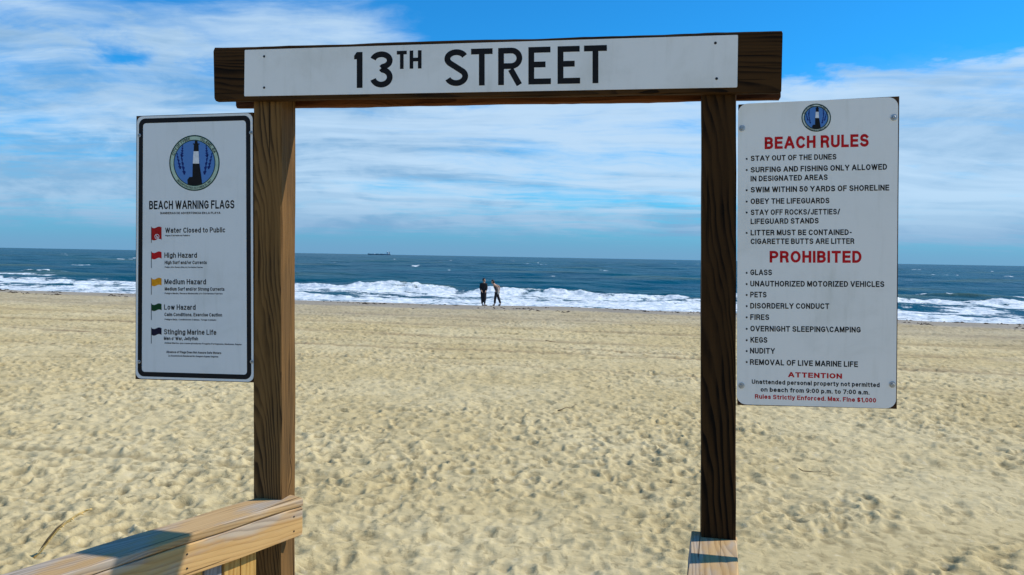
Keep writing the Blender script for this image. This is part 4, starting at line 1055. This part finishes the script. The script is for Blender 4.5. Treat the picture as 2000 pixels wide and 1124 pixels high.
def head_bits(parent, M, c, look, s=1.0, hair_long=False):
    """hair, ears and nose round a head centred at c, looking along 'look'"""
    f = Vector(look).normalized(); u = Vector((0, 0, 1)); r_ = f.cross(u).normalized(); u = r_.cross(f)
    V, F = [], []
    n, m_ = 14, 10
    for i in range(m_ + 1):
        th = math.pi * i / m_
        for k in range(n):
            ph = 2 * math.pi * k / n
            q = Vector((math.sin(th) * math.cos(ph), math.sin(th) * math.sin(ph), math.cos(th)))
            back_ = max(0, -q.y)
            if q.z < 0.42 - 1.1 * back_ and not (hair_long and q.y < 0.1): scale = 0.66
            else: scale = 1.0
            low = -0.05 if hair_long and q.y < 0 and q.z < 0 else 0
            p = c + r_ * q.x * 0.083 * s * scale + f * (q.y * 0.102 * scale - 0.008) * s + u * (q.z * 0.122 * scale + low) * s
            V.append(p)
    for i in range(m_):
        for k in range(n):
            a = i * n + k; b = i * n + (k + 1) % n; F.append((a, b, b + n, a + n))
    me = mesh('hair', V, F, True)
    return add('hair', me, M_HAIR, parent, M)

def face_mesh(nodes, edges, neck, c, look):
    """head grown from the neck: skull, jaw, nose, ears as part of the body surface"""
    f = Vector(look).normalized(); u = Vector((0, 0, 1)); r_ = f.cross(u).normalized(); u = r_.cross(f)
    i = len(nodes)
    nodes += [(*(c - u * 0.055 + f * 0.012), 0.064, 0.070), (*(c + u * 0.045 - f * 0.008), 0.078, 0.090), (*(c + u * 0.09 - f * 0.01), 0.05, 0.06),
              (*(c - u * 0.02 + f * 0.098), 0.012, 0.014), (*(c - u * 0.075 + f * 0.075), 0.022, 0.018)]
    edges += [(neck, i), (i, i + 1), (i + 1, i + 2), (i, i + 3), (i, i + 4)]
    for sg in (-1, 1):
        j = len(nodes); nodes.append((*(c + r_ * sg * 0.082 - u * 0.01), 0.011, 0.016)); edges.append((i + 1, j))

def ground_z(x, y):
    z, _ = sand_z(np.array([[x]]), np.array([[y]]), np.array([[math.hypot(x, y)]])); return float(z[0, 0])

def person_standing():
    p = on_level(944, 593.5, 0.0); M = Matrix.Translation((p.x, p.y, ground_z(p.x, p.y)))
    t = thing('person', M.translation, 'taller person in a long loose black coat standing upright at the edge of the surf', 'person')
    look = (0.85, 0.25, -0.05)
    N = [(0, 0, 0.95, 0.13, 0.10), (0, 0, 1.12, 0.12, 0.09), (0.01, 0, 1.30, 0.14, 0.10), (0.015, 0, 1.44, 0.10, 0.07), (0.02, 0, 1.52, 0.052)]
    Ed = [(0, 1), (1, 2), (2, 3), (3, 4)]
    face_mesh(N, Ed, 4, Vector((0.035, 0, 1.64)), look)
    for sg, foot in ((-1, (-0.05, 0.03)), (1, (0.06, -0.02))):
        i = len(N); N += [(sg * 0.09, 0, 0.86, 0.085), (sg * 0.075 + foot[0] * 0.3, 0.01, 0.48, 0.055), (sg * 0.045 + foot[0] * 0.6, 0, 0.10, 0.038), (sg * 0.045 + foot[0] * 0.6 + 0.12, -0.02, 0.035, 0.035)]
        Ed += [(0, i), (i, i + 1), (i + 1, i + 2), (i + 2, i + 3)]
    for sg in (-1, 1):
        i = len(N); N += [(sg * 0.165, 0, 1.41, 0.055), (sg * 0.195, -0.04, 1.14, 0.042), (sg * 0.13 + 0.02, -0.20, 0.955, 0.030)]
        Ed += [(3, i), (i, i + 1), (i + 1, i + 2)]
        hand(N, Ed, i + 2, (-sg * 0.4, -0.5, -0.7), (0, 1, 0))
    skin('body', N, Ed, M_SKIN, t, M)
    C_ = [(0.01, 0, 0.22, 0.165, 0.14), (0.01, 0, 0.52, 0.20, 0.16), (0, 0, 0.85, 0.215, 0.17), (0.005, 0, 1.12, 0.190, 0.15), (0.01, 0, 1.33, 0.180, 0.135), (0.015, 0, 1.46, 0.12, 0.10), (0.02, 0, 1.51, 0.085, 0.08)]
    Ce = [(i, i + 1) for i in range(6)]
    for sg in (-1, 1):
        i = len(C_); C_ += [(sg * 0.17, 0, 1.40, 0.085), (sg * 0.20, -0.04, 1.15, 0.078), (sg * 0.15 + 0.02, -0.16, 0.99, 0.066)]
        Ce += [(5, i), (i, i + 1), (i + 1, i + 2)]
    skin('coat', C_, Ce, M_CLOTH, t, M)
    P_ = [(0, 0, 0.90, 0.15, 0.12)]; Pe = []
    for sg, fx in ((-1, -0.03), (1, 0.036)):
        i = len(P_); P_ += [(sg * 0.09, 0, 0.80, 0.105), (sg * 0.075 + fx * 0.3, 0.01, 0.46, 0.085), (sg * 0.045 + fx, 0, 0.12, 0.065)]
        Pe += [(0, i), (i, i + 1), (i + 1, i + 2)]
    skin('trousers', P_, Pe, M_CLOTH2, t, M)
    for sg, fx in ((-1, -0.03), (1, 0.036)):
        x = sg * 0.045 + fx
        skin('shoe', [(x - 0.02, 0.0, 0.055, 0.052), (x + 0.08, -0.02, 0.045, 0.048), (x + 0.17, -0.035, 0.035, 0.036)], [(0, 1), (1, 2)], M_SHOE, t, M)
    head_bits(t, M, Vector((0.03, 0, 1.665)), look, 1.06)
person_standing()

def person_leaning():
    p = on_level(969, 597.0, 0.0); M = Matrix.Translation((p.x, p.y, ground_z(p.x, p.y)))
    t = thing('person', M.translation, 'shorter person in black trousers leaning forward mid stride with bare arms behind', 'person')
    look = (-0.9, -0.1, -0.25)
    hip = (0.03, 0, 0.88)
    N = [(*hip, 0.12, 0.10), (-0.02, 0, 1.04, 0.10, 0.085), (-0.10, 0, 1.20, 0.125, 0.09), (-0.155, 0, 1.31, 0.09, 0.07), (-0.20, 0, 1.385, 0.048)]
    Ed = [(0, 1), (1, 2), (2, 3), (3, 4)]
    face_mesh(N, Ed, 4, Vector((-0.245, 0, 1.48)), look)
    legs = (((-0.0, -0.06, 0.80), (-0.07, -0.06, 0.46), (-0.09, -0.05, 0.09)), ((0.05, 0.06, 0.80), (0.15, 0.06, 0.46), (0.27, 0.06, 0.11)))
    for L in legs:
        i = len(N); N += [(*L[0], 0.082), (*L[1], 0.052), (*L[2], 0.036), (L[2][0] - 0.11, L[2][1], 0.035, 0.034)]
        Ed += [(0, i), (i, i + 1), (i + 1, i + 2), (i + 2, i + 3)]
    arms = (((-0.14, -0.17, 1.30), (0.09, -0.22, 1.17), (0.13, -0.17, 0.97)), ((-0.13, 0.17, 1.31), (0.17, 0.18, 1.20), (0.20, 0.12, 1.00)))
    for a, b, c in arms:
        i = len(N); N += [(*a, 0.052), (*b, 0.042), (*c, 0.031)]
        Ed += [(3, i), (i, i + 1), (i + 1, i + 2)]
        hand(N, Ed, i + 2, (-0.15, 0.1, -0.9), (0, 1, 0))
    skin('body', N, Ed, M_SKIN, t, M)
    skin('top', [(0.05, 0, 0.78, 0.13, 0.11), (0.03, 0, 0.92, 0.145, 0.12), (-0.02, 0, 1.04, 0.122, 0.105), (-0.095, 0, 1.19, 0.142, 0.105), (-0.14, 0, 1.285, 0.115, 0.085)], [(0, 1), (1, 2), (2, 3), (3, 4)], M_TOP, t, M)
    P_ = [(0.03, 0, 0.88, 0.145, 0.12)]; Pe = []
    for L in legs:
        i = len(P_); P_ += [(*L[0], 0.102), (*L[1], 0.086), (L[2][0], L[2][1], L[2][2] + 0.03, 0.072)]
        Pe += [(0, i), (i, i + 1), (i + 1, i + 2)]
    skin('trousers', P_, Pe, M_CLOTH2, t, M)
    for L in legs:
        x, y, z = L[2]
        skin('shoe', [(x + 0.02, y, z * 0.5 + 0.01, 0.050), (x - 0.07, y, 0.045, 0.046), (x - 0.15, y, 0.036, 0.035)], [(0, 1), (1, 2)], M_SHOE, t, M)
    skin('tied_cloth', [(0.12, -0.13, 1.05, 0.055), (0.13, -0.15, 0.88, 0.075, 0.04), (0.12, -0.16, 0.70, 0.050, 0.02)], [(0, 1), (1, 2)], M_WRAP, t, M)
    head_bits(t, M, Vector((-0.235, 0, 1.495)), look, 1.04, True)
person_leaning()

# ------------------------------------------------------------------ ship on the horizon
def ship():
    D = 6800.0; u = (739.5 - 1000) / FPX
    c = Vector((u * D, D, SEA))
    t = thing('cargo_ship', c, 'long low cargo ship with pale deckhouse, tiny on the horizon', 'ship')
    M = Matrix.Translation(c) @ Matrix.Rotation(rad(4), 4, 'Z')
    mh = plain('hazy_hull_paint', (0.10, 0.19, 0.27), 0.6, scale=0.05); mw = plain('white_ship_paint', (0.75, 0.78, 0.80), 0.5, scale=0.05)  # hull colour made paler to paint in distance haze
    mc = plain('deck_gear_paint', (0.30, 0.38, 0.42), 0.6, scale=0.05)
    V = []; st = ((-98, 2, 9), (-88, 11, 6), (-60, 15, 3), (0, 16, 2), (70, 16, 2), (92, 14, 2), (98, 10, 4))
    for (x, w_, rise) in st:
        top = 7 + (3 if x < -85 else 0)
        V += [Vector((x, -w_, top)), Vector((x + (3 if x < -85 else 0), -w_ * 0.6, -3)), Vector((x + (3 if x < -85 else 0), w_ * 0.6, -3)), Vector((x, w_, top))]
    F = []
    for i in range(len(st) - 1):
        for k in range(3): a = i * 4 + k; F.append((a, a + 1, a + 5, a + 4))
        F.append((i * 4 + 3, i * 4, i * 4 + 4, i * 4 + 7))
    F += [(0, 3, 2, 1), tuple(len(V) - 4 + k for k in range(4))]
    me = mesh('hull', V, F)
    add('hull', me, mh, t, M)
    for nm, c_, s_, m_ in (('deckhouse', (74, 0, 15), (16, 26, 17), mw), ('bridge', (70, 0, 25.8), (10, 31, 4.5), mw), ('funnel', (88, 0, 17), (8, 9, 21), mc), ('mast', (70, 0, 32), (1.6, 1.6, 9), mw)):
        v, f = boxvf(c_, s_); add(nm, mesh(nm, v, f), m_, t, M)
    for x in (-50, -15, 20, 48):
        v, f = joined([boxvf((x, 0, 8.8), (24, 22, 4)), boxvf((x + 11, 0, 13), (1.6, 1.6, 9))])
        add('hatch_cover', mesh('hatch_cover', v, f), mw if x in (-50, 48) else mc, t, M)
ship()

# ------------------------------------------------------------------ small things on the sand
M_WEED = plain('dark_seaweed', (0.045, 0.032, 0.02), 0.9, scale=8, vary=0.4)
def wrack():
    V, F = [], []
    rr = random.Random(9)
    lines = [(-2.6, -44, -9, 0.55), (-4.8, -34, -23, 0.9), (-1.9, -13, -2, 0.6), (-1.4, -2, 30, 0.5), (-3.6, -3, 4, 0.7), (-3.0, 14, 32, 0.5), (-5.6, -8, 3, 0.35), (-2.2, 2, 16, 0.4), (-4.4, 20, 30, 0.3)]
    for off, xa, xb, dens in lines:
        x = xa
        while x < xb:
            x += rr.expovariate(9.0 * dens)
            if math.sin(x * 1.1 + off * 3) + math.sin(x * 0.37 + off) < -0.35: continue
            y = float(crest(np.array(x))) + off + 0.35 * math.sin(x * 0.7 + off) + rr.gauss(0, 0.22)
            z = ground_z(x, y); s = rr.uniform(0.04, 0.14); a = rr.gauss(0, 0.5)
            n = 6; o = len(V)
            for k in range(n):
                q = 2 * math.pi * k / n; e = rr.uniform(0.6, 1.2)
                dx, dy = math.cos(q) * s * 1.7 * e, math.sin(q) * s * 0.6 * e
                V.append((x + dx * math.cos(a) - dy * math.sin(a), y + dx * math.sin(a) + dy * math.cos(a), z - 0.02))
            V.append((x + rr.uniform(-.3, .3) * s, y, z + s * rr.uniform(0.25, 0.6)))
            F += [(o + k, o + (k + 1) % n, o + n) for k in range(n)]
    o = add('seaweed', mesh('seaweed', V, F), M_WEED)
    tag(o, 'thin dark line of washed up seaweed along the top of the shore', 'seaweed', None, 'stuff')
wrack()

M_REED = plain('dry_reed', (0.72, 0.50, 0.18), 0.7, scale=30, vary=0.3)
M_REEDD = plain('brown_reed', (0.16, 0.11, 0.05), 0.8, scale=30, vary=0.3)
def reed():
    b = on_level(70, 1092, 0.0); b.z = ground_z(b.x, b.y)
    t = thing('dry_reed', b, 'dry golden reed stalk curving up from the sand beyond the left railing', 'plant')
    M = Matrix.Translation(b)
    pts = [(-0.06, 0, -0.02), (0.03, 0.02, 0.06), (0.10, 0.05, 0.17), (0.17, 0.09, 0.27), (0.24, 0.13, 0.34), (0.33, 0.18, 0.40), (0.43, 0.23, 0.44)]
    v, f = tube(pts, [0.007, 0.010, 0.010, 0.010, 0.011, 0.013, 0.004], 6); add('stem', mesh('stem', v, f, True), M_REED, t, M)
    v, f = tube([(p[0] - 0.012, p[1] - 0.01, p[2] + 0.010) for p in pts[1:5]], [0.002, 0.010, 0.010, 0.002], 5); add('shade_strip', mesh('shade_strip', v, f, True), M_REEDD, t, M)  # dark strip added along the stem as its shadow side
    rr = random.Random(4)
    for i in range(9):
        k = 3 + i / 9 * 2.9; a = int(k); p = Vector(pts[a]).lerp(Vector(pts[min(a + 1, 6)]), k - a)
        q = p + Vector((rr.uniform(0.03, 0.07), rr.uniform(-0.02, 0.03), rr.uniform(-0.02, 0.035)))
        v, f = tube([p, p.lerp(q, 0.5) + Vector((0, 0, 0.006)), q], [0.004, 0.007, 0.002], 5); add('seed_tuft', mesh('seed_tuft', v, f, True), M_REED, t, M)
reed()

def twig(px, py, length, ang, label, seed, r=0.007):
    c = on_level(px, py, 0.0); c.z = ground_z(c.x, c.y)
    t = thing('driftwood_twig', c, label, 'twig')
    rr = random.Random(seed); pts = []; rs_ = []
    for i in range(8):
        s = (i / 7 - 0.5) * length
        x = s * math.cos(ang); y = s * math.sin(ang)
        pts.append((x + rr.uniform(-.01, .01), y + rr.uniform(-.012, .012), ground_z(c.x + x, c.y + y) - c.z + r * 0.8 + 0.006 + (0.03 * (i / 7) ** 2)))
        rs_.append(r * (1.1 - 0.8 * i / 7))
    v, f = tube(pts, rs_, 6); add('stem', mesh('stem', v, f, True), M_REEDD, t, Matrix.Translation(c))
    p = Vector(pts[4]); q = p + Vector((0.10 * length * math.cos(ang + 0.8), 0.10 * length * math.sin(ang + 0.8), 0.03))
    v, f = tube([p, q], [r * 0.6, r * 0.2], 5); add('side_shoot', mesh('side_shoot', v, f), M_REEDD, t, Matrix.Translation(c))
twig(1110, 800, 0.55, rad(40), 'small forked twig on open sand midway between the two posts and the water', 1, 0.009)
twig(1595, 925, 0.5, rad(-20), 'thin straight dark twig lying on the sand below the rules sign', 2)
twig(1075, 668, 0.35, rad(10), 'short dark twig on the far sand below the two people', 3, 0.02)

print('objects', len(bpy.data.objects), 'tris', sum(len(o.data.polygons) * 2 for o in bpy.data.objects if o.type == 'MESH'))
